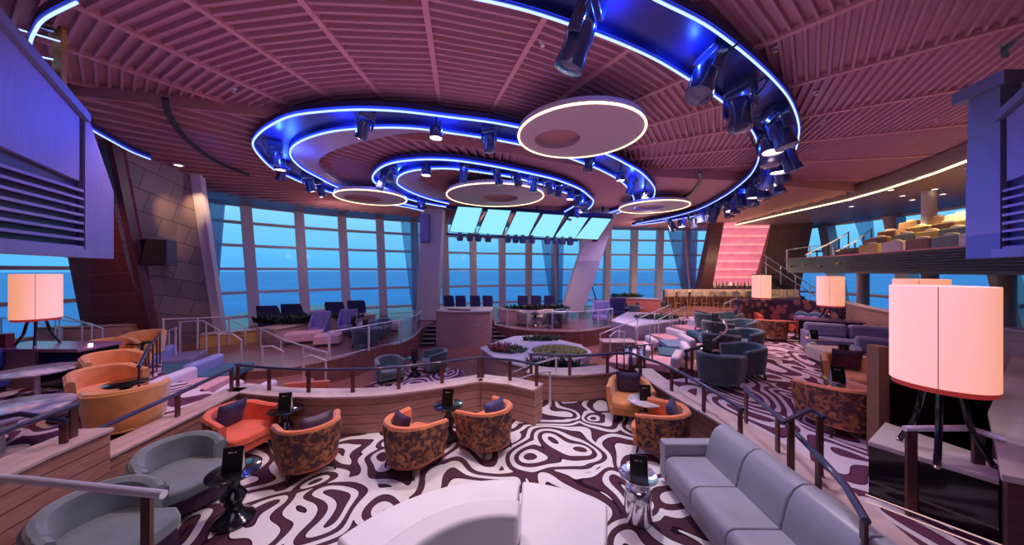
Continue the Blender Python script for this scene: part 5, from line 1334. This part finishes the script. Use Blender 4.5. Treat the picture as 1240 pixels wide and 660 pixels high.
for k, (px, py, m_, b_, lb, rz) in enumerate(((222, 431, 'lilac', 'roll', 'grey lilac seat and blue bolster, farthest on the left tier', face(1, .55)),
                                              (201, 447, 'tealseat', 'roll', 'teal seat and blue bolster, behind the amber chairs', face(1, .45)),
                                              (272, 447, 'tealseat', 'roll', 'teal seat and lavender bolster, right one on the left tier', face(1, .2)),
                                              (238, 467, 'pinkseat', 'whiteroll', 'rose seat, just behind the left pit wall', face(1, .2)),
                                              (290, 462, 'pinkseat', 'whiteroll', 'rose seat, behind the corner of the front pit wall', face(1, 0)),
                                              (333, 462, 'pinkseat', 'whiteroll', 'rose seat, just right of the front wall corner', face(1, 0)))):
    p = gp(px, py, .38); rz = rz + PI
    bench('bench with ' + lb, p[0], p[1], -.02 if k < 4 else -.45, rz, 1.15, .75, m_, b_, GBL)
o = tag(mk('salmon_screen', MB().sweep([gp(345, 468, .15), gp(372, 463, .2), gp(399, 462, .2)], [(-.05, -.5), (.05, -.5), (.05, .22), (-.05, .22)]), 'salmon'), 'low salmon panel on the stage floor behind the front pit wall', 'panel')
# terrace planter with lavender side
pp = [gp(740, 388, .55), gp(768, 395, .55), gp(822, 388, .55), gp(816, 381, .55), gp(760, 377, .55)]
low = struct('wall_terrace_planter', MB().prism(pp, -.5, .50), simple('lavender_wall', (.36, .32, .46), .5))
mk('wall_cap', MB().prism(pp, .50, .55), 'planterwhite', low)
struct('wall_terrace_wood', MB().sweep([gp(768, 394.6, .5), gp(822, 387.8, .5)], [(.0, -.5), (-.05, -.5), (-.05, .5), (.0, .5)]), 'wood')
struct('wall_terrace_back', MB().sweep([gp(838, 371, .75), gp(870, 373, .75), gp(896, 373.5, .75)], [(-.1, -.5), (.1, -.5), (.1, .75), (-.1, .75)]), 'wood')
low_wall('wall_terrace_low', [gp(728, 412, .15), gp(768, 412, .15)], -.5, .15, .3)
low_wall('wall_far_planter', [gp(740, 360, 1.3), gp(775, 361, 1.3), gp(800, 364, 1.2)], .2, 1.3, .2, 'salmon', 'woodcap')

# ================================================================== PLANTS
def leafy(name, label, cx, cy, z, rx, ry, n, mat, s, hfun=None, cat='plant', up=.5, kind='stuff'):
    mb = MB(); rnd = random.Random(int(cx * 100 + cy * 10))
    for _ in range(n):
        while 1:
            u, v = rnd.uniform(-1, 1), rnd.uniform(-1, 1)
            if u * u + v * v < 1: break
        x, y = cx + u * rx, cy + v * ry; hh = (hfun(u, v) if hfun else 0)
        for q in range(5):
            a = 2 * PI * q / 5 + rnd.random(); L = s * rnd.uniform(.6, 1.2); ca, sa = math.cos(a), math.sin(a)
            b = Vector((x, y, z + hh)); tip = b + Vector((ca * L, sa * L, L * up * rnd.uniform(.4, 2)))
            mid = b.lerp(tip, .55) + Vector((0, 0, L * .12)); w = Vector((-sa, ca, 0)) * L * .24
            o = len(mb.v); mb.v += [tuple(b), tuple(mid + w), tuple(tip), tuple(mid - w), tuple(mid + Vector((0, 0, L * .1)))]
            mb.f += [(o, o + 1, o + 4), (o + 1, o + 2, o + 4), (o + 2, o + 3, o + 4), (o + 3, o, o + 4)]
    o = mk(name, mb, mat); tag(o, label, cat)
    if kind: o['kind'] = kind
    return o
pl = [gp(581, 421, .23), gp(600, 414, .23), gp(622, 407, .23), gp(643, 406, .23), gp(672, 410, .23), gp(704, 417, .23), gp(716, 428, .23), gp(706, 440, .23), gp(680, 445, .23), gp(650, 446, .23), gp(622, 440, .23), gp(598, 432, .23)]
t = thing('planter', 'large white topped wooden planter on the stage floor', 'planter', (.9, 11, -.5))
q_ = [(x - .9, y - 11) for x, y in pl]
mk('body', MB().prism([(x * .96, y * .96) for x, y in q_], 0, .66), 'palewood', t); mk('rim', MB().prism(q_, .66, .73), 'planterwhite', t, bevel=.02)
rx_, ry_ = gp(677, 426, .33)
mk('round_bed', MB().lathe([(1.02, .70), (1.02, .86), (.96, .88), (.90, .86), (.90, .80), (.01, .80)], (rx_ - .9, ry_ - 11, 0), 40, 1, 1), 'planterwhite', t, smooth=True)
leafy('succulents', 'lime green succulents filling the round bed of the big planter', rx_, ry_, .28, .86, .86, 420, 'leaf2', .09, lambda u, v: .12 * (1 - u * u - v * v))
x_, y_ = gp(622, 424, .23); leafy('red_succulents', 'dark green and red succulents at the left of the big planter', x_ - .15, y_, .23, .62, .5, 160, 'leaf', .10)
leafy('red_leaves', 'red leaved plants among the succulents of the big planter', x_ - .35, y_ + .1, .25, .5, .45, 60, 'leafr', .11, up=.9)
x_, y_ = gp(655, 411.5, .23); leafy('shrubs', 'low green shrubs along the far rim of the big planter', x_, y_, .23, .75, .22, 90, 'leaf', .12, up=.8)
x_, y_ = gp(670, 446, .45); leafy('dark_ground_cover', 'dark blue green plants before the round bed, behind the low curved wall', x_, y_ + .1, .36, .62, .32, 260, 'leafd', .15, up=1.)
struct('trim_900', MB().prism([gp(636, 449, .4), gp(740, 447, .4), gp(722, 440, .35), gp(640, 442, .35)], -.5, .34), 'soil')
x_, y_ = gp(343, 390, .8); leafy('planter_leaves', 'dark leafy plants in the long wooden planter of the left lounge', x_, y_, .75, 1.2, .35, 200, 'leafd', .2, up=.9)
x_, y_ = gp(400, 384, .8); leafy('planter_leaves', 'few dark leaves in the right part of the left lounge planter', x_, y_, .75, 1.6, .3, 110, 'leafd', .17, up=.9)
x_, y_ = gp(445, 378, .8)
x_, y_ = gp(652, 374, .75); leafy('planter_leaves', 'dark leafy plants in the centre lounge planter', x_, y_, .7, 1.9, .3, 130, 'leafd', .2, up=.9)
x_, y_ = gp(795, 384, .6); leafy('terrace_plants', 'grey green plants in the white rimmed terrace planter', x_, y_, .55, 1.1, .5, 170, 'leaf', .15, up=.7)
x_, y_ = gp(760, 359, 1.35); leafy('planter_leaves', 'green plants on the far orange planter wall', x_, y_, 1.3, 1.0, .25, 90, 'leaf', .18, up=.8)
# wedge table group right of centre
for k, (px, py, lab) in enumerate(((757, 372, 'first'), (772, 372, 'second'), (790, 368, 'third'), (812, 366, 'fourth'))):
    x_, y_ = gp(px, py, .8); tbl('pedm', x_, y_, .2, 'dark round table on the far terrace, %s from the left' % lab, 'tiny black menu card on the far terrace, %s from the left' % lab, group='tables on the far terrace', h=.6)
for k, (px, py, key) in enumerate(((748, 386, 'wing'), (766, 384, 'slate'), (783, 380, 'slate'), (800, 378, 'slate'), (823, 374, 'slate'), (775, 377, 'slate'))):
    x_, y_ = gp(px, py, .2); P(key, x_, y_, .2, face(-.4 + k * .2, 1 if k % 2 else -1), 'dark lounge seat on the far terrace before the bar, %s from the left' % ORD[[748, 766, 775, 783, 800, 823].index(px)], 'seats on the far terrace')

# ================================================================== BAR
t = thing('bar_counter', 'long bar counter before the pink onyx wall', 'bar counter', (13.5, 21.2, .58))
mk('counter_top', MB().box(-3.3, 3.6, -.35, .3, 1.06, 1.12), 'woodcap', t); mk('front_panel', MB().box(-3.2, 3.5, -.15, .2, 0, 1.06), 'darkwood', t)
mk('footlight', MB().box(-3.2, 3.5, -.30, -.26, 1.0, 1.03), 'ledw', t)
t = thing('back_bar', 'back bar shelf with bottles under the pink onyx wall', 'shelf', (15.9, 22.4, .58))
mk('shelf_top', MB().box(-2.0, 2.0, -.2, .25, 1.12, 1.16), 'darkwood', t); mk('cabinet_body', MB().box(-2.0, 2.0, -.15, .2, 0, 1.12), 'darkwood', t)
bot = None
for k in range(30):
    x = 13.98 + k * .128; mt = ('bottle1', 'bottle3', 'bottle2')[k % 3]
    mb = MB().lathe([(.045, 0), (.05, .02), (.05, .2), (.02, .26), (.018, .34), (.01, .345)], n=8)
    o = mk('bottle', mb, mt, smooth=True); o.location = (x, 22.35 + .1 * (k % 2), 1.74); o.scale = (1, 1, 1 + .2 * ((k * 7) % 3))
    tag(o, 'small %s bottle standing in the row below the pink onyx wall' % ('amber', 'clear', 'green')[k % 3], 'bottle', '%s bottles behind the bar' % ('amber', 'clear', 'green')[k % 3])
def stool():
    t = thing('bar_stool', 'x', 'bar stool')
    mk('seat', MB().box(-.22, .22, -.2, .22, .68, .78), 'crm', t, bevel=.03); b = MB(); b.sweep(sp2([(-.24, .05), (-.2, -.2), (0, -.26), (.2, -.2), (.24, .05)], 4), [(-.025, .74), (.025, .74), (.025, 1.08), (-.025, 1.08)])
    mk('backrest', b, 'crm', t, smooth=True)
    for sx in (-1, 1):
        for sy in (-1, 1): mk('leg', MB().tube([(sx * .17, sy * .17, .69), (sx * .22, sy * .22, 0)], .02, 6), 'timber', t)
    mk('footrest', MB().tube([(-.2, .2, .25), (.2, .2, .25)], .015, 6), 'steel', t)
    return t
K['stool'] = stool
for k, px in enumerate((811, 826, 843, 857, 871, 886, 902)):
    P('stool', (px - 620) / FL * 20.3, 20.3, .58, face(0, 1), 'cream backed bar stool at the long bar, %s from the left' % ORD[k], 'bar stools', (1.15, 1.15, 1.0))
for k, px in enumerate((942, 957)):
    P('stool', (px - 620) / FL * 16.3, 16.3, .78, face(-.3, -1), 'cream high seat behind the floral booth, %s one' % ('left', 'right')[k], 'high seats behind the booth', (1.5, 1.3, 1.1))

# ================================================================== BALCONY
bf = sp2([(13.4, 15.2), (12.9, 13.4), (12.3, 11.4), (11.5, 9.2), (10.6, 6.8), (9.6, 4.6)], 4)
struct('floor_balcony', MB().prism(bf + [(21.3, 4.0), (21.3, 16.5)], 2.92, 3.02), 'blackm')
def offp(path, d):
    out = []
    for i, p in enumerate(path):
        a, b = path[max(i - 1, 0)], path[min(i + 1, len(path) - 1)]; t = Vector((b[0] - a[0], b[1] - a[1])).normalized(); out.append((p[0] - t.y * d, p[1] + t.x * d))
    return out
M['violetdark'] = simple('dark_violet_slat', (.07, .045, .09), .4)
par = struct('wall_balcony_front', MB().sweep(bf, [(-.06, 2.86), (.06, 2.86), (.06, 3.50), (-.06, 3.50)]), 'blackm')
for k in range(7):
    z = 2.95 + k * .075; mk('slat', MB().sweep(bf[8:], [(-.10, z), (-.06, z), (-.06, z + .03), (-.12, z + .02)]), 'violetdark', par)
mk('wall_cap', MB().sweep(bf, [(-.14, 3.50), (.08, 3.50), (.08, 3.55), (-.14, 3.55)]), 'redback', par)
t = thing('interior_light', 'row of brass lit fittings along the dark left part of the balcony front', 'light fitting', (bf[2][0], bf[2][1], 3.2))
for k in range(4):
    i = 1 + k * 2; mk('fitting', MB().box(-.05, .05, -.12, .0, -.03, .03, Matrix.Translation(Vector((bf[i][0] - bf[2][0] - .15, bf[i][1] - bf[2][1], -.05 + .08 * (k % 2))))), 'timber', t)
def bseat(mat):
    t = thing('balcony_seat', 'x', 'armchair'); mk('backrest', MB().box(-.40, .40, -.14, .06, .15, .62), mat, t, bevel=.06, seg=3)
    mk('seat', MB().box(-.38, .38, .0, .6, .05, .38), mat, t, bevel=.05, seg=3)
    mk('head_pad', MB().ball((0, 0, .64), .2, .08, .06, 10, 6), 'crm', t, smooth=True); return t
for nm in ('yel', 'grn', 'crm', 'brn'): K['b' + nm] = (lambda mm: (lambda: bseat(mm)))(nm)
names = {'yel': 'mustard', 'grn': 'sage green', 'crm': 'cream', 'brn': 'brown'}
rowsB = [(3.30, .45, [('yel', 1043), ('crm', 1071), ('brn', 1101), ('grn', 1134), ('crm', 1168)]),
         (3.62, 1.3, [('brn', 1054), ('grn', 1086), ('yel', 1113), ('grn', 1143), ('grn', 1172)]),
         (3.96, 2.2, [('brn', 1066), ('yel', 1102), ('brn', 1134), ('yel', 1160)]),
         (4.36, 3.2, [('brn', 1092), ('brn', 1122), ('crm', 1150), ('crm', 1174)])]
for r_, (z, d, seats) in enumerate(rowsB):
    pth = offp(bf, d)
    struct('floor_balcony_step_%d' % r_, MB().prism(offp(bf, max(.1, d - .35)) + [(21.2, 4.2), (21.2, 16.0)], z - .42, z), 'darkwood')
    sg = resample([Vector((x, y, 0)) for x, y in pth], 301)
    for k, (c_, px) in enumerate(seats):
        i = min(range(3, 297), key=lambda q: abs(sg[q].x / sg[q].y - (px - 620) / FL)); p = sg[i]; tdir = (sg[i + 2] - sg[i - 2]).normalized(); n = Vector((-tdir.y, tdir.x, 0))
        P('b' + c_, p.x + n.x * .3, p.y + n.y * .3, z, face(-n.x, -n.y) + PI, '%s balcony seat, %s row from the front, %s from the left' % (names[c_], ORD[r_], ORD[k]), 'balcony seats', (1.1, 1, 1))
rail('steel handrails of the balcony stairs at the left of the balcony, lower flight', [at(975, 309, 14.6), at(1010, 292, 15.0), at(1028, 281, 15.3)], .03, 3.0, .8, 'steel', 'blackm', mid=1)
rail('steel handrail of the balcony stairs, upper flight by the column', [at(1012, 305, 14.4), at(1035, 293, 14.8), at(1056, 277, 15.2)], .03, 3.0, .8, 'steel', 'blackm', mid=1)
rail('thin steel rail along the balcony left end before the windows', [at(952, 303, 15.8), at(985, 298, 15.8), at(1010, 297, 15.8)], .025, 3.0, 1., 'steel', 'steel', mid=1)
struct('wall_balcony_back', MB().box(17.2, 21.2, 5.0, 5.2, 2.9, 4.9), 'darkwood')
rail('rail along the back of the balcony against the windows', [(20.6, 16, 4.9), (20.6, 6, 4.9)], .03, 4.0, 1.2, 'steel', 'blackm')
# stairs up to the balcony by the dark fin
t = thing('staircase', 'dark staircase with steel rails climbing to the balcony right of the bar wall', 'staircase', (16.5, 17.6, .5))
st = MB()
for k in range(12): st.box(-1.5 + k * -.0 - 1.2 + k * .26, -1.2 - 1.2 + k * .26 + .3, -.5, .5, (11 - k) * .2, (11 - k) * .2 + .06)
mk('treads', st, 'blackm', t)
mk('stringer', MB().hexa([(-2.8, -.55, 2.1), (.6, -.55, -.1), (.6, -.5, -.1), (-2.8, -.5, 2.1)], [(-2.8, -.55, 2.4), (.6, -.55, .2), (.6, -.5, .2), (-2.8, -.5, 2.4)]), 'blackm', t)
for s in (0, 1): mk('stair_rail', MB().tube([(-2.8, -.55, 3.3 - s * .4), (.6, -.55, 1.1 - s * .4), (.8, -.55, .8 - s * .4)], .03, 8), 'steel', t, smooth=True)
for k in range(5): mk('baluster', MB().tube([(-2.7 + k * .8, -.55, 2.2 - k * .52), (-2.7 + k * .8, -.55, 3.2 - k * .52)], .02, 6), 'steel', t)

# ================================================================== CURTAINS
def curtain(label, a0, a1, b0, b1, n=44):
    # top edge a0-a1, bottom edge b0-b1, pleated cloth
    mb = MB(); R_ = 10
    for j in range(R_ + 1):
        v = j / R_; p, q = Vector(a0).lerp(b0, v), Vector(a1).lerp(b1, v); d = (q - p).normalized(); nn = Vector((-d.y, d.x, 0))
        for i in range(n + 1):
            c = p.lerp(q, i / n) + nn * (.07 * math.sin(i * 1.9) * (1 - .2 * v)); mb.v.append(tuple(c))
    for j in range(R_):
        for i in range(n): a = j * (n + 1) + i; mb.f.append((a, a + 1, a + n + 2, a + n + 1))
    o = mk('curtain', mb, 'curt', smooth=True, fixn=False); s = o.modifiers.new('t', 'SOLIDIFY'); s.thickness = .01
    return tag(o, label, 'curtain')
curtain('gathered sheer curtain at the left end of the window wall', at(245, 240, 13.6), at(273, 243, 14.4), at(254, 395, 13.9), at(260, 395, 14.1))
curtain('gathered sheer curtain beside the left slanted column', at(485, 268, 19.2), at(511, 271, 19.4), at(499, 376, 19.4), at(509, 376, 19.4))
curtain('sheer curtain behind the right end of the screens, left fold', at(655, 289, 22.2), at(668, 289, 22.2), at(666, 368, 22.2), at(674, 368, 22.2))
curtain('sheer curtain behind the right slanted column', at(673, 289, 22.4), at(683, 289, 22.4), at(675, 368, 22.4), at(681, 368, 22.4))
curtain('gathered sheer curtain near the bar end of the window wall', at(809, 280, 23.6), at(828, 280, 23.6), at(826, 352, 23.6), at(834, 352, 23.6))
curtain('sheer curtain against the bar wall fin', at(832, 280, 23.7), at(845, 280, 23.7), at(836, 352, 23.7), at(842, 352, 23.7))
curtain('sheer curtain in the right side windows above the balcony', at(1032, 262, 18.2), at(1056, 258, 17.6), at(1046, 300, 18.0), at(1060, 300, 17.6))
for k, (px, py) in enumerate(((692, 340), (778 - 600 + 600, 0))):
    if k == 0:
        t = thing('step_ladder', 'dark pointed frame standing right of the right slanted column', 'stand', tuple(at(712, 370, 18.8)))
        mk('frame', MB().tube([(-.6, 0, 0), (0, 0, 1.9), (.6, 0, 0)], .05, 6), 'blackm', t)
        for z in (.5, .9, 1.3): mk('rung', MB().tube([(-.6 * (1 - z / 1.9), 0, z), (.6 * (1 - z / 1.9), 0, z)], .03, 6), 'steel', t)

# ================================================================== WORLD, SEA, LIGHTS, CAMERA
w = bpy.data.worlds.new('World'); bpy.context.scene.world = w; w.use_nodes = True; nt = w.node_tree; bg = nt.nodes['Background']
tc = N(nt, 'ShaderNodeTexCoord'); s = N(nt, 'ShaderNodeSeparateXYZ'); nt.links.new(tc.outputs['Generated'], s.inputs[0])
r = N(nt, 'ShaderNodeValToRGB'); e = r.color_ramp.elements
e[0].position = 0; e[0].color = (.09, .45, .92, 1); e[1].position = .9; e[1].color = (.05, .2, .5, 1)
for p_, c_ in ((.05, (.12, .52, .95)), (.15, (.24, .68, .98)), (.35, (.16, .48, .84))):
    q = e.new(p_); q.color = (*c_, 1)
nt.links.new(s.outputs['Z'], r.inputs['Fac'])
nz = N(nt, 'ShaderNodeTexNoise'); nz.inputs['Scale'].default_value = 3.; mp = N(nt, 'ShaderNodeMapping'); mp.inputs['Scale'].default_value = (1, 1, 5)
nt.links.new(tc.outputs['Generated'], mp.inputs[0]); nt.links.new(mp.outputs[0], nz.inputs['Vector'])
mx = N(nt, 'ShaderNodeMix', data_type='RGBA', blend_type='OVERLAY'); mx.inputs[0].default_value = .18
nt.links.new(r.outputs['Color'], mx.inputs[6]); nt.links.new(nz.outputs['Fac'], mx.inputs[7]); nt.links.new(mx.outputs[2], bg.inputs['Color'])
bg.inputs['Strength'].default_value = 1.0
# sea material
m, nt, b = new_mat('sea_water'); b.inputs['Base Color'].default_value = (.0, .10, .20, 1); b.inputs['Roughness'].default_value = .35
b.inputs['Specular IOR Level'].default_value = .2
tc = N(nt, 'ShaderNodeTexCoord'); n1 = N(nt, 'ShaderNodeTexNoise'); n1.inputs['Scale'].default_value = .02; n1.inputs['Detail'].default_value = 8
nt.links.new(tc.outputs['Object'], n1.inputs['Vector']); rr = N(nt, 'ShaderNodeValToRGB'); rr.color_ramp.elements[0].position = .35; rr.color_ramp.elements[1].position = .7
rr.color_ramp.elements[0].color = (0, .32, .74, 1); rr.color_ramp.elements[1].color = (.0, .50, 1.0, 1)
nt.links.new(n1.outputs['Fac'], rr.inputs[0]); nt.links.new(rr.outputs[0], b.inputs['Base Color'])
n2 = N(nt, 'ShaderNodeTexNoise'); n2.inputs['Scale'].default_value = .5; nt.links.new(tc.outputs['Object'], n2.inputs['Vector'])
u = N(nt, 'ShaderNodeBump'); u.inputs['Strength'].default_value = .6; u.inputs['Distance'].default_value = 1.
nt.links.new(n2.outputs[0], u.inputs['Height']); nt.links.new(u.outputs[0], b.inputs['Normal'])
C.objects['sea'].data.materials.clear(); C.objects['sea'].data.materials.append(m)

def light(kind, loc, col, e_, to=None, size=.1, ang=120, blend=.6, name='lamp_light'):
    L = bpy.data.lights.new(name, kind); L.color = col; L.energy = e_
    if kind == 'SPOT': L.spot_size = math.radians(ang); L.spot_blend = blend; L.shadow_soft_size = size
    elif kind == 'POINT': L.shadow_soft_size = size
    elif kind == 'AREA': L.size = size
    o = bpy.data.objects.new(name, L); C.objects.link(o); o.location = loc
    if to is not None:
        o.rotation_euler = (Vector(to) - Vector(loc)).to_track_quat('-Z', 'Y').to_euler()
    return o
PK, WM, BL, VI = (1, .55, .62), (1, .62, .36), (.03, .10, 1), (.5, .35, 1)
# stage lights washing the floor
for x, y, tx, ty, c, en in ((-1.5, 5.5, -2.2, 5.0, (1, .74, .72), 500), (2.0, 5.6, .6, 3.4, (1, .88, .95), 520), (4.2, 5.2, 1.8, 2.6, (.8, .78, 1), 260), (-3.5, 6.5, -4.4, 4.4, (.75, .62, 1), 220),
                            (6.2, 7.5, 7.5, 7.0, (1, .5, .5), 600), (7.6, 9.2, 8.2, 10.5, (1, .5, .5), 620), (-4.4, 10.5, -6.5, 12.4, (1, .60, .55), 1050), (1.2, 12.5, 1.2, 10.0, (1, .75, .95), 1000),
                            (5.0, 12.0, 6.4, 11.6, (1, .66, .68), 1100), (-2.3, 12.6, -3.0, 10.2, (.9, .6, .9), 600), (-5.5, 7.2, -8.4, 9.0, (.85, .6, .9), 560), (-6.2, 5.6, -7.4, 5.2, (1, .55, .38), 330),
                            (3.0, 14.5, 1.4, 16.2, (.95, .6, .8), 1200), (-2.5, 12.6, -2.2, 15.2, (1, .65, .6), 420), (9, 15.5, 11.5, 19.5, (1, .62, .50), 1300), (5.0, 15.0, 6.5, 17.0, (.6, .45, 1), 700), (3.2, 5.0, 4.6, 3.4, (1, .62, .6), 160), (9.5, 11.5, 10.8, 12, (1, .55, .5), 400)):
    light('SPOT', (x, y, 6.0), c, en, (tx, ty, 0), .12, 95, .9, 'stage_wash')
# blue light inside the ring channels
for O, I, us in ((AO, AI, [k / 13 for k in range(1, 13)]), (BO, BI, [k / 12 for k in range(1, 12)]), (CO, CI, [k / 9 for k in range(1, 9)])):
    for u_ in us:
        k = int(u_ * 119); p = O[k].lerp(I[k], .5); light('POINT', p + Vector((0, 0, -.10)), BL, (22 if O is AO else 34), size=.02, name='ring_glow')
# pink fill added to tint the ceiling from below, no fixtures there
for x, y, en, sz in ((-1, 4.5, 170, 9), (10, 8, 130, 8), (-7, 11, 60, 6), (4, 16, 120, 9)):
    light('AREA', (x, y, 3.5), (.86, .44, .80), en * .66, (x, y, 9), sz, name='ceiling_fill')
for p, to in (((-9.9, 9.6, 6.1), at(205, 275, 11)), ((-10.2, 10.8, 6.1), at(228, 270, 12))):
    light('SPOT', p, (1, .62, .32), 330, to, .04, 34, .9, 'wall_downlight')
light('POINT', (-6.0, 8.5, 5.9), BL, 60, size=.05, name='wall_blue')
light('SPOT', (-4.0, 5.6, 5.9), (.05, .08, 1), 260, (-6.3, 4.6, 4.2), .1, 90, .9, 'housing_blue')
light('SPOT', (5.2, 5.6, 3.4), (.01, .05, 1), 130, (7.2, 4.8, 3.8), .05, 70, .9, 'housing_blue')
for x, y in ((13.6, 8.5), (14.9, 11.0), (15.6, 13.6), (16.5, 9.5), (17.5, 12.5)): light('SPOT', (x, y, 6.0), (1, .74, .42), 420, (x, y, 3), .06, 120, .6, 'soffit_downlight')
for x, y in ((13.0, 7.5), (12.5, 10.5)): light('SPOT', (x, y, 2.85), (1, .6, .45), 40, (x, y, 0), .06, 130, .6, 'balcony_downlight')
for x, y, en in ((-9, 15, 90), (-1, 19.5, 90), (9, 20.5, 110)): light('POINT', (x, y, 5.3), (1, .7, .72), en, size=.25, name='interior_light')  # point lights added to brighten the window wall, no fittings there
for x in (11.5, 13.3, 15.2): light('POINT', (x, 20.0, 2.9), (1, .70, .45), 70, size=.08, name='bar_light')
light('SPOT', (1.2, 1.0, 5.6), (.62, .40, 1), 330, (4.24, 3.1, 2.3), .1, 34, .8, 'lamp_violet_wash')  # added violet spot tints the left side of the big lamp shade
light('SPOT', (-10.6, 6.2, 5.4), (1, .35, .35), 200, (-13.4, 10.6, 2.4), .1, 60, .8, 'wall_red_wash')  # added spot that brightens the red wood wall
light('SPOT', (-4.2, 2.6, 5.6), (1, .6, .40), 110, (-5.2, 3.4, .9), .1, 60, .9, 'stage_wash')
light('SPOT', (.3, 4.6, 5.9), (1, .6, .55), 260, (-1.2, 6.4, .4), .1, 95, .9, 'stage_wash')
light('AREA', (0, -1.5, 5.8), (.75, .6, .95), 90, (0, 4, 1), 4.0, name='rear_fill')

cam = bpy.data.cameras.new('camera'); co = bpy.data.objects.new('camera', cam); C.objects.link(co)
cam.sensor_width = 36; cam.lens = 36 * FL / 1240; cam.shift_y = -2 / 1240; cam.clip_end = 40000; cam.clip_start = .05
co.location = (0, 0, EYE); co.rotation_euler = (PI / 2, 0, 0); bpy.context.scene.camera = co
sc = bpy.context.scene
sc.view_settings.view_transform = 'Standard'; sc.view_settings.look = 'None'; sc.view_settings.gamma = 1; sc.view_settings.exposure = .08; sc.view_settings.use_curve_mapping = False
sc.cycles.use_denoising = True; sc.cycles.max_bounces = 6; sc.cycles.diffuse_bounces = 3; sc.cycles.glossy_bounces = 3; sc.cycles.transparent_max_bounces = 12
sc.cycles.caustics_reflective = False; sc.cycles.caustics_refractive = False; sc.cycles.sample_clamp_indirect = 4
